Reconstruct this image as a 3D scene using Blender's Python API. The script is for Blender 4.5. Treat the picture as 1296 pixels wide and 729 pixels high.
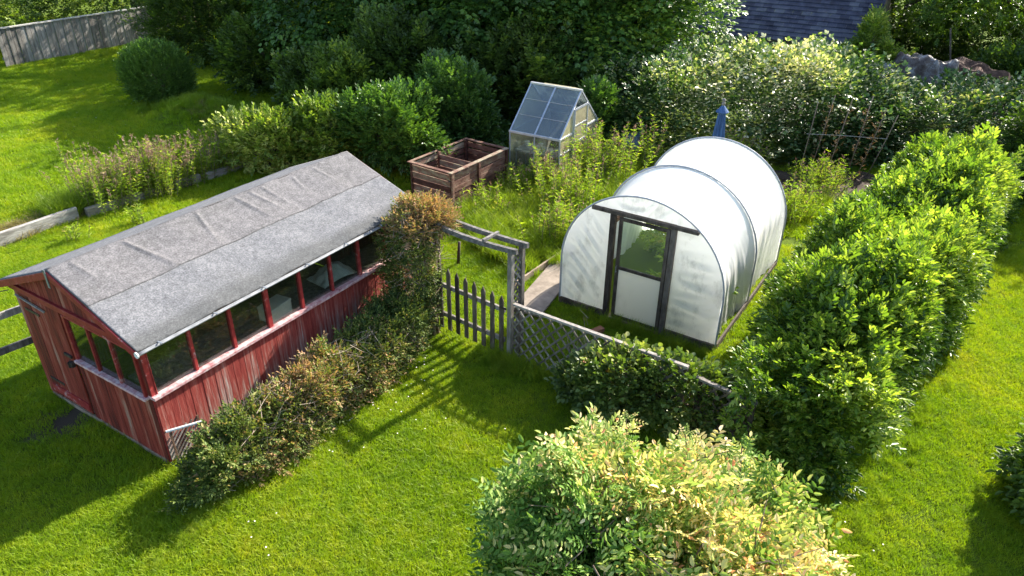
import bpy, math, random
import numpy as np
from mathutils import Vector, Matrix
random.seed(7); RNG = np.random.default_rng(7)
R = math.radians
for o in list(bpy.data.objects): bpy.data.objects.remove(o)
SC = bpy.context.scene; COL = SC.collection

# ------------------------------------------------------------------ camera, sky, sun, exposure
CAM_H, PITCH, ROLL, LENS = 6.175, 29.729, 0.727, 25.56
SUN_AZ, SUN_EL = 45.0, 33.0          # direction towards the sun, from +X counter-clockwise
SUN_STRENGTH, SKY_STRENGTH, EXPOSURE = 5.0, 0.125, 1.62
cd = bpy.data.cameras.new('camera'); cam = bpy.data.objects.new('camera', cd); COL.objects.link(cam)
cd.lens = LENS; cd.sensor_width = 36; cd.clip_end = 500; cd.clip_start = 0.05
p, r = R(PITCH), R(ROLL)
fw = Vector((0, math.cos(p), -math.sin(p))); rt = Vector((1, 0, 0)); up = rt.cross(fw)
rt2 = rt*math.cos(r)+up*math.sin(r); up2 = -rt*math.sin(r)+up*math.cos(r)
M = Matrix((rt2, up2, -fw)).transposed().to_4x4(); M.translation = (0, 0, CAM_H)
cam.matrix_world = M
SC.camera = cam
w = bpy.data.worlds.new('World'); SC.world = w; w.use_nodes = True
nt = w.node_tree; bg = nt.nodes['Background']
sky = nt.nodes.new('ShaderNodeTexSky'); sky.sky_type = 'NISHITA'; sky.sun_disc = False
sky.sun_elevation = R(SUN_EL); sky.sun_rotation = R(90-SUN_AZ); sky.air_density = 1.0; sky.dust_density = 1.5
nt.links.new(sky.outputs[0], bg.inputs[0]); bg.inputs[1].default_value = SKY_STRENGTH
sl = bpy.data.lights.new('sun', 'SUN'); sun = bpy.data.objects.new('sun', sl); COL.objects.link(sun)
sl.energy = SUN_STRENGTH; sl.angle = R(0.55); sl.color = (1.0, 0.93, 0.82)
sd = Vector((math.cos(R(SUN_EL))*math.cos(R(SUN_AZ)), math.cos(R(SUN_EL))*math.sin(R(SUN_AZ)), math.sin(R(SUN_EL))))
sun.rotation_euler = (-sd).to_track_quat('-Z', 'Y').to_euler(); sun.location = (10, 10, 20)
SC.view_settings.view_transform = 'Standard'; SC.view_settings.look = 'None'
SC.view_settings.exposure = EXPOSURE; SC.view_settings.gamma = 1; SC.view_settings.use_curve_mapping = False
SC.render.engine = 'CYCLES'

# ------------------------------------------------------------------ materials
MATS = {}
def node_mat(name):
    m = bpy.data.materials.new(name); m.use_nodes = True
    MATS[name] = m
    return m, m.node_tree, m.node_tree.nodes['Principled BSDF'], m.node_tree.nodes['Material Output']
def ramp(nt, stops):
    n = nt.nodes.new('ShaderNodeValToRGB'); cr = n.color_ramp
    while len(cr.elements) < len(stops): cr.elements.new(0.5)
    for e, (pos, c) in zip(cr.elements, stops):
        e.position = pos; e.color = (c[0], c[1], c[2], 1)
    return n
def noise(nt, scale, detail=4, rough=.6, stretch=(1, 1, 1), world=False, rot=(0, 0, 0)):
    n = nt.nodes.new('ShaderNodeTexNoise'); n.inputs['Scale'].default_value = scale
    n.inputs['Detail'].default_value = detail; n.inputs['Roughness'].default_value = rough
    mp = nt.nodes.new('ShaderNodeMapping'); mp.inputs['Scale'].default_value = stretch; mp.inputs['Rotation'].default_value = rot
    if world:
        g = nt.nodes.new('ShaderNodeNewGeometry'); nt.links.new(g.outputs['Position'], mp.inputs[0])
    else:
        g = nt.nodes.new('ShaderNodeTexCoord'); nt.links.new(g.outputs['Object'], mp.inputs[0])
    nt.links.new(mp.outputs[0], n.inputs[0])
    return n
def math_n(nt, op, a, b, clamp=False):
    n = nt.nodes.new('ShaderNodeMath'); n.operation = op; n.use_clamp = clamp
    for i, v in enumerate((a, b)):
        if isinstance(v, (int, float)): n.inputs[i].default_value = v
        else: nt.links.new(v, n.inputs[i])
    return n.outputs[0]
def attr(nt, name='rnd'):
    a = nt.nodes.new('ShaderNodeAttribute'); a.attribute_name = name
    return a.outputs['Fac']
def surf(name, stops, scale=8, rough=.8, bump=.3, stretch=(1, 1, 1), rnd=.35, detail=6, spec=.3, metal=0, bscale=None, fine=0.0, gain=1.7):
    """mottled surface: noise + per-board random drives a colour ramp"""
    m, nt, b, out = node_mat(name)
    n = noise(nt, scale, detail, .65, stretch)
    v = math_n(nt, 'ADD', math_n(nt, 'SUBTRACT', n.outputs['Fac'], .5), .5)
    v = math_n(nt, 'ADD', math_n(nt, 'MULTIPLY', math_n(nt, 'SUBTRACT', v, .5), gain), .5)
    if rnd: v = math_n(nt, 'ADD', v, math_n(nt, 'MULTIPLY', math_n(nt, 'SUBTRACT', attr(nt), .5), rnd))
    if fine:
        n3 = noise(nt, min(scale*9, 48), 3, .8)
        v = math_n(nt, 'ADD', v, math_n(nt, 'MULTIPLY', math_n(nt, 'SUBTRACT', n3.outputs['Fac'], .5), fine))
    cr = ramp(nt, stops); nt.links.new(v, cr.inputs[0]); nt.links.new(cr.outputs[0], b.inputs['Base Color'])
    b.inputs['Roughness'].default_value = rough; b.inputs['Specular IOR Level'].default_value = spec; b.inputs['Metallic'].default_value = metal
    if bump:
        n2 = noise(nt, bscale or scale*3, 5, .7, stretch)
        bp = nt.nodes.new('ShaderNodeBump'); bp.inputs['Strength'].default_value = bump; bp.inputs['Distance'].default_value = .02
        nt.links.new(n2.outputs['Fac'], bp.inputs['Height']); nt.links.new(bp.outputs[0], b.inputs['Normal'])
    return m
def leaf(name, stops, rough=.42, trans=.35, spec=.45, tcol=(1.25, 1.45, .35)):
    m, nt, b, out = node_mat(name); G_ = 1.3 if name not in ('lf_daisy', 'lf_plume', 'lf_dry') else 1.0
    G_ *= {'lf_scruff': 1.15, 'lf_dark': 1.25, 'lf_syc': 1.2, 'lf_privet': 1.3, 'lf_box': 1.35}.get(name, 1)
    stops = [(p_, (min(c[0]*G_*1.12, .9), min(c[1]*G_, .9), c[2]*G_)) for p_, c in stops]
    cr = ramp(nt, stops); nt.links.new(attr(nt), cr.inputs[0]); nt.links.new(cr.outputs[0], b.inputs['Base Color'])
    b.inputs['Roughness'].default_value = rough; b.inputs['Specular IOR Level'].default_value = spec
    t = nt.nodes.new('ShaderNodeBsdfTranslucent')
    mx = nt.nodes.new('ShaderNodeMix'); mx.data_type = 'RGBA'; mx.blend_type = 'MULTIPLY'; mx.inputs[0].default_value = 1
    nt.links.new(cr.outputs[0], mx.inputs[6]); mx.inputs[7].default_value = (*tcol, 1)
    nt.links.new(mx.outputs[2], t.inputs[0])
    ms = nt.nodes.new('ShaderNodeMixShader'); ms.inputs[0].default_value = trans
    nt.links.new(b.outputs[0], ms.inputs[1]); nt.links.new(t.outputs[0], ms.inputs[2]); nt.links.new(ms.outputs[0], out.inputs[0])
    return m
def glass(name, tint=(.75, .8, .78), refl=.12, rough=.03, milky=0.0, milkcol=(.5, .5, .45), emboss=0):
    m, nt, b, out = node_mat(name)
    tr = nt.nodes.new('ShaderNodeBsdfTransparent'); tr.inputs[0].default_value = (*tint, 1)
    b.inputs['Base Color'].default_value = (*milkcol, 1); b.inputs['Roughness'].default_value = .4
    tl = nt.nodes.new('ShaderNodeBsdfTranslucent'); tl.inputs[0].default_value = (*milkcol, 1)
    m1 = nt.nodes.new('ShaderNodeMixShader'); m1.inputs[0].default_value = .5
    nt.links.new(b.outputs[0], m1.inputs[1]); nt.links.new(tl.outputs[0], m1.inputs[2])
    m2 = nt.nodes.new('ShaderNodeMixShader')
    n = noise(nt, 3, 5, .7)
    f = math_n(nt, 'MULTIPLY', math_n(nt, 'ADD', n.outputs['Fac'], .5), milky)
    nt.links.new(f, m2.inputs[0]); nt.links.new(tr.outputs[0], m2.inputs[1]); nt.links.new(m1.outputs[0], m2.inputs[2])
    gl = nt.nodes.new('ShaderNodeBsdfGlossy'); gl.inputs['Roughness'].default_value = rough; gl.inputs[0].default_value = (.9, .95, 1, 1)
    lw = nt.nodes.new('ShaderNodeLayerWeight'); lw.inputs[0].default_value = .5
    fz = math_n(nt, 'MULTIPLY', math_n(nt, 'POWER', lw.outputs['Facing'], 4.0), .6)
    m3 = nt.nodes.new('ShaderNodeMixShader')
    nt.links.new(math_n(nt, 'ADD', fz, refl, True), m3.inputs[0])
    nt.links.new(m2.outputs[0], m3.inputs[1]); nt.links.new(gl.outputs[0], m3.inputs[2]); nt.links.new(m3.outputs[0], out.inputs[0])
    if emboss:
        n2 = noise(nt, 9, 3, .6); bp = nt.nodes.new('ShaderNodeBump'); bp.inputs['Strength'].default_value = emboss
        bp.inputs['Distance'].default_value = .02
        nt.links.new(n2.outputs['Fac'], bp.inputs['Height']); nt.links.new(bp.outputs[0], gl.inputs['Normal'])
    return m
def film(name, col, trans, tint, dirt=0.3, dirtcol=(.12, .12, .10), open_=0.0):
    """polythene sheet: diffuse + light coming through, with algae and dirt blotches"""
    m, nt, b, out = node_mat(name)
    n = noise(nt, 1.6, 8, .72, (1, 1, 1)); n1 = noise(nt, 5, 6, .7, (1, 1, .35))
    v = math_n(nt, 'MULTIPLY', n.outputs['Fac'], n1.outputs['Fac'])
    cr = ramp(nt, [(.26, (0, 0, 0)), (.40, (1, 1, 1))]); nt.links.new(v, cr.inputs[0])
    mx = nt.nodes.new('ShaderNodeMix'); mx.data_type = 'RGBA'
    nt.links.new(math_n(nt, 'MULTIPLY', cr.outputs[0], dirt), mx.inputs[0])
    mx.inputs[6].default_value = (*col, 1); mx.inputs[7].default_value = (*dirtcol, 1)
    nt.links.new(mx.outputs[2], b.inputs['Base Color']); b.inputs['Roughness'].default_value = .35
    b.inputs['Specular IOR Level'].default_value = .5
    t = nt.nodes.new('ShaderNodeBsdfTranslucent')
    m2 = nt.nodes.new('ShaderNodeMix'); m2.data_type = 'RGBA'; m2.blend_type = 'MULTIPLY'; m2.inputs[0].default_value = 1
    nt.links.new(mx.outputs[2], m2.inputs[6]); m2.inputs[7].default_value = (*tint, 1); nt.links.new(m2.outputs[2], t.inputs[0])
    ms = nt.nodes.new('ShaderNodeMixShader'); ms.inputs[0].default_value = trans
    nt.links.new(b.outputs[0], ms.inputs[1]); nt.links.new(t.outputs[0], ms.inputs[2])
    if open_:
        tp = nt.nodes.new('ShaderNodeBsdfTransparent'); m4 = nt.nodes.new('ShaderNodeMixShader'); m4.inputs[0].default_value = open_
        nt.links.new(ms.outputs[0], m4.inputs[1]); nt.links.new(tp.outputs[0], m4.inputs[2]); nt.links.new(m4.outputs[0], out.inputs[0])
    else: nt.links.new(ms.outputs[0], out.inputs[0])
    return m

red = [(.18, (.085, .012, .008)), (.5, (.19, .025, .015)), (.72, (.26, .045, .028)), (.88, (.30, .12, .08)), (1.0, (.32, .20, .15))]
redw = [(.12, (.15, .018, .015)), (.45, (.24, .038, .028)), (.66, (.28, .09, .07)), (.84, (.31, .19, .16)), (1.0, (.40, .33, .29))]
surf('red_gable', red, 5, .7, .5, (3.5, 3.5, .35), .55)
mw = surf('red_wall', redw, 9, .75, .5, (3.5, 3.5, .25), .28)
nt_ = mw.node_tree; cr_ = [n for n in nt_.nodes if n.type == 'VALTORGB'][0]; l_ = cr_.inputs[0].links[0].from_socket      # boards are more worn towards the ground
tc_ = nt_.nodes.new('ShaderNodeTexCoord'); sp_ = nt_.nodes.new('ShaderNodeSeparateXYZ'); nt_.links.new(tc_.outputs['Object'], sp_.inputs[0])
nt_.links.new(math_n(nt_, 'ADD', l_, math_n(nt_, 'MULTIPLY', math_n(nt_, 'SUBTRACT', .74, sp_.outputs[2]), .6)), cr_.inputs[0])
surf('red_trim', [(.3, (.20, .018, .018)), (.7, (.30, .035, .033)), (.9, (.42, .25, .24))], 6, .5, .2, (2, 2, 2), .3)
surf('red_sill', [(.3, (.34, .11, .12)), (.6, (.50, .30, .30)), (.9, (.62, .52, .50))], 7, .6, .3, (2, 2, 2), .3)
surf('bare_wood', [(.2, (.12, .07, .045)), (.55, (.24, .16, .11)), (.9, (.36, .29, .22))], 5, .85, .5, (3, 3, .5), .6)
surf('felt', [(.05, (.07, .07, .075)), (.5, (.155, .157, .165)), (.95, (.30, .30, .31))], 14, .95, .6, rnd=0, bscale=150, fine=1.6, spec=.15, detail=3, gain=.8)
surf('felt_strip', [(.05, (.075, .07, .072)), (.5, (.15, .145, .148)), (.95, (.27, .26, .26))], 12, .95, .6, rnd=0, bscale=150, fine=1.4, spec=.15, detail=3, gain=.8)
surf('grey_wood', [(.15, (.07, .06, .05)), (.5, (.17, .15, .13)), (.9, (.33, .30, .27))], 5, .85, .6, (3, 3, .6), .6)
surf('dark_wood', [(.15, (.035, .026, .02)), (.5, (.085, .065, .05)), (.9, (.17, .14, .115))], 6, .8, .6, (2, 2, .8), .6)
surf('brown_wood', [(.15, (.055, .022, .016)), (.45, (.13, .06, .042)), (.7, (.20, .12, .085)), (.95, (.27, .23, .16))], 5, .85, .6, (1, 1, 3), .7)
surf('beam_wood', [(.15, (.06, .055, .05)), (.5, (.14, .13, .12)), (.9, (.28, .26, .24))], 5, .85, .6, (3, 3, 3), .4)
surf('hoop_metal', [(.2, (.30, .31, .33)), (.8, (.42, .43, .45))], 12, .5, .05, rnd=.1)
surf('lattice_wood', [(.15, (.07, .06, .05)), (.5, (.15, .13, .115)), (.9, (.27, .25, .22))], 5, .85, .6, (3, 3, .6), .6)
surf('fence_wood', [(.15, (.11, .10, .09)), (.5, (.21, .195, .175)), (.9, (.33, .32, .30))], 5, .85, .4, (3, 3, .4), .5)
surf('sleeper', [(.2, (.22, .20, .18)), (.5, (.40, .38, .35)), (.9, (.55, .53, .50))], 4, .9, .5, (.6, 3, 3), .4)
surf('old_sleeper', [(.2, (.12, .10, .08)), (.5, (.22, .19, .16)), (.9, (.32, .29, .25))], 4, .9, .5, (.6, 3, 3), .4)
surf('white_plastic', [(.2, (.62, .62, .60)), (.8, (.78, .78, .76))], 5, .45, .05, rnd=.1)
surf('blue_grey', [(.2, (.10, .15, .22)), (.8, (.20, .27, .36))], 5, .6, .1, rnd=.1)
surf('aluminium', [(.2, (.42, .45, .50)), (.8, (.62, .65, .70))], 9, .38, .05, rnd=.2, metal=.55)
surf('gutter_grey', [(.2, (.16, .17, .18)), (.8, (.28, .29, .30))], 9, .45, .05, rnd=.2)
surf('dark_metal', [(.2, (.03, .03, .03)), (.8, (.12, .10, .09))], 20, .5, .1, rnd=.2, metal=.6)
surf('galv', [(.2, (.18, .20, .22)), (.8, (.33, .35, .37))], 12, .45, .05, rnd=.1, metal=.5)
surf('concrete', [(.2, (.16, .13, .10)), (.8, (.30, .25, .20))], 6, .9, .4, rnd=.2)
surf('brick_wall', [(.2, (.16, .13, .11)), (.8, (.30, .27, .24))], 4, .9, .5, rnd=.2)
surf('soil', [(.2, (.03, .02, .014)), (.8, (.09, .065, .045))], 6, .95, .8, rnd=0)
surf('bark', [(.2, (.045, .035, .028)), (.8, (.15, .12, .10))], 9, .9, .8, (1, 1, .3), .2)
surf('twig', [(.2, (.09, .06, .04)), (.8, (.26, .20, .14))], 15, .8, .2, rnd=.6)
surf('dead_twig', [(.2, (.15, .11, .08)), (.8, (.38, .31, .24))], 15, .8, .2, rnd=.6)
surf('blue_cloth', [(.2, (.035, .075, .18)), (.8, (.08, .16, .34))], 6, .8, .3, (4, 4, .5), .4)
surf('tarp', [(.25, (.06, .04, .035)), (.5, (.14, .11, .10)), (.75, (.34, .34, .35))], 3.0, .5, .8, rnd=0, fine=.4)
surf('junk_brown', [(.2, (.05, .025, .02)), (.8, (.14, .08, .06))], 8, .9, .8, rnd=.4)
surf('slate', [(.1, (.028, .03, .05)), (.5, (.06, .064, .10)), (.9, (.11, .115, .145))], 3, .75, .3, rnd=.55, fine=.25, spec=.25)
surf('cord', [(.2, (.35, .33, .30)), (.8, (.5, .48, .45))], 5, .7, 0, rnd=0)
surf('black_cord', [(.2, (.02, .02, .02)), (.8, (.04, .04, .04))], 5, .6, 0, rnd=0)
surf('terracotta', [(.2, (.25, .09, .05)), (.8, (.38, .17, .10))], 8, .8, .2, rnd=.3)
glass('shed_glass', (.74, .78, .74), .05, .02, .05, (.25, .25, .2))
glass('roof_glass', (.62, .70, .72), .10, .12, .22, (.42, .46, .46), .3)
glass('side_glass', (.85, .80, .62), .08, .10, .55, (.85, .78, .55), .25)
glass('front_glass', (.85, .87, .82), .04, .05, .14, (.5, .5, .42), .2)
glass('door_glass', (.9, .96, .9), .02, .02, .10, (.3, .38, .3))
film('cover', (.86, .87, .87), .38, (1, 1, 1), .22, (.30, .32, .25))
film('end_sheet', (.95, .96, .96), .76, (1, 1, .98), .42, (.16, .17, .15), .04)
film('door_panel', (.86, .85, .80), .62, (1, .98, .92), .12)

for nm_ in ('felt', 'felt_strip'):       # mossy staining, heaviest along the eaves
    nt_ = MATS[nm_].node_tree; b_ = nt_.nodes['Principled BSDF']; l_ = b_.inputs['Base Color'].links[0].from_socket
    nz = noise(nt_, 1.4, 6, .7, (.6, 1.6, 1)); nf = noise(nt_, 14, 5, .7)
    tc_ = nt_.nodes.new('ShaderNodeTexCoord'); sp_ = nt_.nodes.new('ShaderNodeSeparateXYZ'); nt_.links.new(tc_.outputs['Object'], sp_.inputs[0])
    ev = math_n(nt_, 'MULTIPLY', math_n(nt_, 'SUBTRACT', .12, sp_.outputs[1]), 1.6, True)
    q_ = math_n(nt_, 'ADD', math_n(nt_, 'ADD', math_n(nt_, 'MULTIPLY', nz.outputs[0], .8), math_n(nt_, 'MULTIPLY', nf.outputs[0], .5)), ev)
    rp = ramp(nt_, [(.66, (0, 0, 0)), (.92, (.55, .55, .55))]); nt_.links.new(q_, rp.inputs[0])
    mx_ = nt_.nodes.new('ShaderNodeMix'); mx_.data_type = 'RGBA'; nt_.links.new(rp.outputs[0], mx_.inputs[0]); nt_.links.new(l_, mx_.inputs[6]); mx_.inputs[7].default_value = (.06, .062, .055, 1)
    nt_.links.new(mx_.outputs[2], b_.inputs['Base Color'])

# foliage palettes (rnd 0..1)
leaf('lf_hedge', [(0, (.03, .075, .012)), (.4, (.08, .16, .022)), (.75, (.17, .27, .035)), (1, (.28, .37, .08))], .38, .42, .45, (1.3, 1.35, .4))
leaf('lf_dark', [(0, (.016, .035, .008)), (.5, (.045, .085, .015)), (.9, (.09, .15, .02)), (1, (.18, .24, .03))], .5, .35)
leaf('lf_syc', [(0, (.018, .05, .012)), (.5, (.05, .115, .02)), (.85, (.10, .19, .03)), (1, (.20, .29, .04))], .4, .32)
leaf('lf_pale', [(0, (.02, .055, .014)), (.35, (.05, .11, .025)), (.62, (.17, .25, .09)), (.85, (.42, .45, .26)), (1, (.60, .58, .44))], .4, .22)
leaf('lf_elder', [(0, (.03, .07, .015)), (.5, (.10, .17, .02)), (.85, (.22, .29, .055)), (1, (.36, .40, .12))], .45, .3)
leaf('lf_privet', [(0, (.018, .05, .012)), (.6, (.045, .10, .02)), (1, (.10, .18, .035))], .4, .25)
leaf('lf_box', [(0, (.025, .055, .012)), (.6, (.065, .13, .025)), (1, (.14, .23, .04))], .45, .3)
leaf('lf_scruff', [(0, (.03, .06, .014)), (.4, (.08, .13, .025)), (.66, (.15, .19, .045)), (.84, (.20, .17, .07)), (1, (.28, .19, .10))], .6, .3, .3, (1.2, 1.1, .5))
leaf('lf_dry', [(0, (.05, .06, .02)), (.4, (.14, .10, .05)), (.75, (.24, .17, .09)), (1, (.32, .25, .13))], .7, .25, .2, (1.2, 1.0, .6))
leaf('lf_rowan', [(0, (.05, .13, .02)), (.35, (.13, .25, .05)), (.55, (.25, .36, .10)), (.72, (.46, .48, .19)), (.80, (.62, .56, .26)), (.86, (.64, .58, .34)), (.88, (.50, .20, .12)), (.905, (.62, .44, .26)), (.93, (.62, .54, .28)), (1, (.60, .56, .34))], .6, .35, .18, (1.2, 1.15, .6))
leaf('lf_bramble', [(0, (.04, .08, .02)), (.5, (.12, .18, .04)), (.8, (.24, .27, .09)), (.93, (.30, .26, .10)), (1, (.28, .12, .08))], .45, .3)
leaf('lf_weed', [(0, (.08, .15, .02)), (.5, (.17, .26, .03)), (.85, (.28, .34, .06)), (1, (.42, .36, .14))], .55, .5)
leaf('lf_plume', [(0, (.22, .16, .11)), (.5, (.34, .25, .19)), (1, (.46, .36, .30))], .8, .35, .1, (1.1, 1.0, .8))
leaf('lf_grass', [(0, (.07, .15, .010)), (.5, (.13, .245, .014)), (1, (.24, .34, .03))], .5, .45, .3, (1.3, 1.4, .3))
leaf('lf_daisy', [(0, (.8, .8, .76)), (1, (.85, .85, .82))], .6, .3, .2, (1, 1, 1))

# ------------------------------------------------------------------ mesh helpers
def tag(o, label=None, cat=None, group=None, kind=None):
    if label: o['label'] = label
    if cat: o['category'] = cat
    if group: o['group'] = group
    if kind: o['kind'] = kind
    return o
def empty(name, loc, rz=0, label=None, cat=None, group=None):
    o = bpy.data.objects.new(name, None); COL.objects.link(o); o.location = loc; o.rotation_euler = (0, 0, rz)
    o.empty_display_size = .1
    return tag(o, label, cat, group)
def copy_tree(o, parent=None):
    c = o.copy(); COL.objects.link(c); c.parent = parent
    for ch in list(o.children): copy_tree(ch, c)
    return c
class MB:
    def __init__(s): s.v, s.f, s.r = [], [], []
    def add(s, vs, fs, rnd=None):
        b = len(s.v); s.v += [tuple(x) for x in vs]; s.f += [tuple(i+b for i in f) for f in fs]
        rnd = random.random() if rnd is None else rnd
        s.r += [rnd]*len(fs); return s
    def box(s, x0, x1, y0, y1, z0, z1, rnd=None):
        vs = [(x, y, z) for z in (z0, z1) for y in (y0, y1) for x in (x0, x1)]
        return s.add(vs, [(0, 2, 3, 1), (4, 5, 7, 6), (0, 1, 5, 4), (2, 6, 7, 3), (0, 4, 6, 2), (1, 3, 7, 5)], rnd)
    def bar(s, a, b, wd, ht, upv=(0, 0, 1), rnd=None):
        a, b = Vector(a), Vector(b); d = (b-a).normalized(); upv = Vector(upv)
        if abs(d.dot(upv)) > .98: upv = Vector((1, 0, 0))
        x = d.cross(upv).normalized(); y = x.cross(d)
        vs = []
        for q in (a, b):
            for i, j in ((-1, -1), (1, -1), (1, 1), (-1, 1)): vs.append(q+x*(i*wd/2)+y*(j*ht/2))
        return s.add(vs, [(3, 2, 1, 0), (4, 5, 6, 7), (0, 1, 5, 4), (1, 2, 6, 5), (2, 3, 7, 6), (3, 0, 4, 7)], rnd)
    def tube(s, pts, rad, n=8, rnd=None, cap=True):
        pts = [Vector(q) for q in pts]
        rads = rad if isinstance(rad, (list, tuple)) else [rad]*len(pts)
        vs, fs = [], []
        for i, q in enumerate(pts):
            d = (pts[min(i+1, len(pts)-1)]-pts[max(i-1, 0)]).normalized()
            ref = Vector((0, 0, 1)) if abs(d.z) < .9 else Vector((1, 0, 0))
            x = d.cross(ref).normalized(); y = x.cross(d)
            for k in range(n):
                t = 2*math.pi*k/n; vs.append(q+x*(math.cos(t)*rads[i])+y*(math.sin(t)*rads[i]))
        for i in range(len(pts)-1):
            for k in range(n):
                a = i*n+k; b = i*n+(k+1) % n; fs.append((a, a+n, b+n, b))
        if cap: fs.append(tuple(range(n))); fs.append(tuple(reversed(range((len(pts)-1)*n, len(pts)*n))))
        return s.add(vs, fs, rnd)
    def grid(s, fn, nu, nv, rnd=None):
        vs = [fn(i/nu, j/nv) for j in range(nv+1) for i in range(nu+1)]
        fs = [(j*(nu+1)+i, j*(nu+1)+i+1, (j+1)*(nu+1)+i+1, (j+1)*(nu+1)+i) for j in range(nv) for i in range(nu)]
        return s.add(vs, fs, rnd)
    def prism(s, poly, axis_fn, rnd=None):
        """poly: 2-D points; axis_fn(p,k) -> 3-D point for k in (0,1)"""
        n = len(poly); vs = [axis_fn(q, 0) for q in poly]+[axis_fn(q, 1) for q in poly]
        fs = [tuple(range(n)), tuple(reversed(range(n, 2*n)))]+[((i+1) % n, i, i+n, (i+1) % n+n) for i in range(n)]
        return s.add(vs, fs, rnd)
    def build(s, name, mat, parent=None, smooth=False, bevel=0, solid=0):
        me = bpy.data.meshes.new(name); me.from_pydata(s.v, [], s.f); me.update()
        a = me.attributes.new('rnd', 'FLOAT', 'FACE'); a.data.foreach_set('value', s.r)
        me.materials.append(MATS[mat] if isinstance(mat, str) else mat)
        if smooth: me.polygons.foreach_set('use_smooth', [True]*len(me.polygons))
        o = bpy.data.objects.new(name, me); COL.objects.link(o); o.parent = parent
        if solid:
            md = o.modifiers.new('solid', 'SOLIDIFY'); md.thickness = solid; md.offset = 0
        if bevel:
            md = o.modifiers.new('bevel', 'BEVEL'); md.width = bevel; md.segments = 2; md.limit_method = 'ANGLE'
        return o

# ---- foliage in numpy
def sn(P, f, seed=0):
    """cheap smooth noise in about -1..1"""
    g = np.random.default_rng(seed); out = np.zeros(len(P))
    for k in range(6):
        d = g.normal(size=3); d /= np.linalg.norm(d)
        out += np.sin(P@d*f*(1+.35*k)+g.uniform(0, 6.28))/(1+.25*k)
    return out/2.6
def leafgeo(pos, dr, nm, L, W, fold=.25, curl=.15):
    """one leaf -> 6 verts"""
    dr = dr/np.linalg.norm(dr); sd_ = np.cross(nm, dr); sd_ /= np.linalg.norm(sd_); n2 = np.cross(dr, sd_)
    return np.array([pos, pos+dr*L*.32+sd_*W/2+n2*W*fold, pos+dr*L*.72+sd_*W*.42+n2*(W*fold-L*curl*.5),
                     pos+dr*L-n2*L*curl, pos+dr*L*.72-sd_*W*.42+n2*(W*fold-L*curl*.5), pos+dr*L*.32-sd_*W/2+n2*W*fold])
def spray_alt(n, tw, L, W, seed=1, spread=55, droop=0):
    g = np.random.default_rng(seed); out = []
    for i in range(n):
        t = (i+.5)/n; s = 1 if i % 2 else -1
        a = R(spread)*s*(1-.45*t)+g.normal()*.2
        if i == n-1: a = 0
        d = np.array([math.cos(a), math.sin(a), g.normal()*.22-droop+.1])
        nm = np.array([g.normal()*.3, g.normal()*.3, 1.0])
        k = g.uniform(.75, 1.15)*(1-.3*abs(t-.5))
        out.append(leafgeo(np.array([t*tw, 0, g.normal()*.01]), d, nm, L*k, W*k))
    return np.array(out)
def spray_pinnate(pairs, ln, L, W, seed=1, nl=3):
    """several pinnate leaves fanned from a twig tip"""
    g = np.random.default_rng(seed); out = []
    for q in range(nl):
        a0 = (q-(nl-1)/2)*1.05+g.normal()*.2; tilt = g.normal()*.2+.15
        ax = np.array([math.cos(a0)*math.cos(tilt), math.sin(a0)*math.cos(tilt), math.sin(tilt)])
        sd_ = np.array([-math.sin(a0), math.cos(a0), 0]); k0 = g.uniform(.75, 1.1)
        for i in range(pairs):
            t = (i+1)/(pairs+.6); droop = -.35*t*t*ln
            b = ax*ln*t*k0+np.array([0, 0, droop])
            for s in (-1, 1):
                d = ax*.45+sd_*s+np.array([0, 0, g.normal()*.12])
                nm = np.array([g.normal()*.2, g.normal()*.2, 1.0])
                k = k0*(1-.35*abs(t-.4))
                out.append(leafgeo(b, d, nm, L*k, W*k))
        out.append(leafgeo(ax*ln*k0+np.array([0, 0, -.35*ln]), ax+np.array([0, 0, -.3]), np.array([0, 0, 1.]), L*k0, W*k0))
    return np.array(out)
def spray_maple(n, tw, L, seed=1):
    g = np.random.default_rng(seed); out = []
    for i in range(n):
        t = (i+.7)/n; s = 1 if i % 2 else -1; a = 1.0*s*(1-.5*t)
        b = np.array([t*tw+math.cos(a)*L*.3, math.sin(a)*L*.5, g.normal()*.02])
        nm = np.array([g.normal()*.25+.2, g.normal()*.25, 1.0]); k = g.uniform(.7, 1.15)
        for lob, lk in ((-.75, .72), (0, 1), (.75, .72)):
            d = np.array([math.cos(a+lob), math.sin(a+lob), -.15]); out.append(leafgeo(b, d, nm, L*k*lk, L*.5*k*lk, .08, .12))
    return np.array(out)
def fol_mesh(name, mat, sprays, P, D, S, rnd, parent=None, upb=.8, jit=.4, seed=3, leafvar=.25):
    g = np.random.default_rng(seed); N = len(P)
    D = D+g.normal(size=(N, 3))*jit; D /= np.linalg.norm(D, axis=1, keepdims=True)
    U = np.tile([0, 0, 1.0], (N, 1))+g.normal(size=(N, 3))*(1-upb)
    Y = np.cross(U, D); Y /= np.linalg.norm(Y, axis=1, keepdims=True)+1e-9; Z = np.cross(D, Y)
    idx = g.integers(0, len(sprays), N); VV, RR = [], []
    for k, T in enumerate(sprays):
        m = idx == k; nl = T.shape[0]; t = T.reshape(-1, 3)
        rot = np.stack([D[m], Y[m], Z[m]], axis=1)       # rows are the axes
        v = np.einsum('vi,nij->nvj', t, rot)*S[m][:, None, None]+P[m][:, None, :]
        VV.append(v.reshape(-1, 3)); rr = rnd[m][:, None]+g.normal(size=(m.sum(), nl))*leafvar*.5
        RR.append(np.repeat(np.clip(rr, 0, 1).reshape(-1), 2))
    V = np.concatenate(VV).astype(np.float32); RR = np.concatenate(RR).astype(np.float32); nl = len(V)//6
    F = (np.arange(nl)[:, None]*6+np.array([[0, 1, 2, 3, 0, 3, 4, 5]])).reshape(-1).astype(np.int32)
    return raw_mesh(name, mat, V, F, 4, RR, parent)
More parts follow.
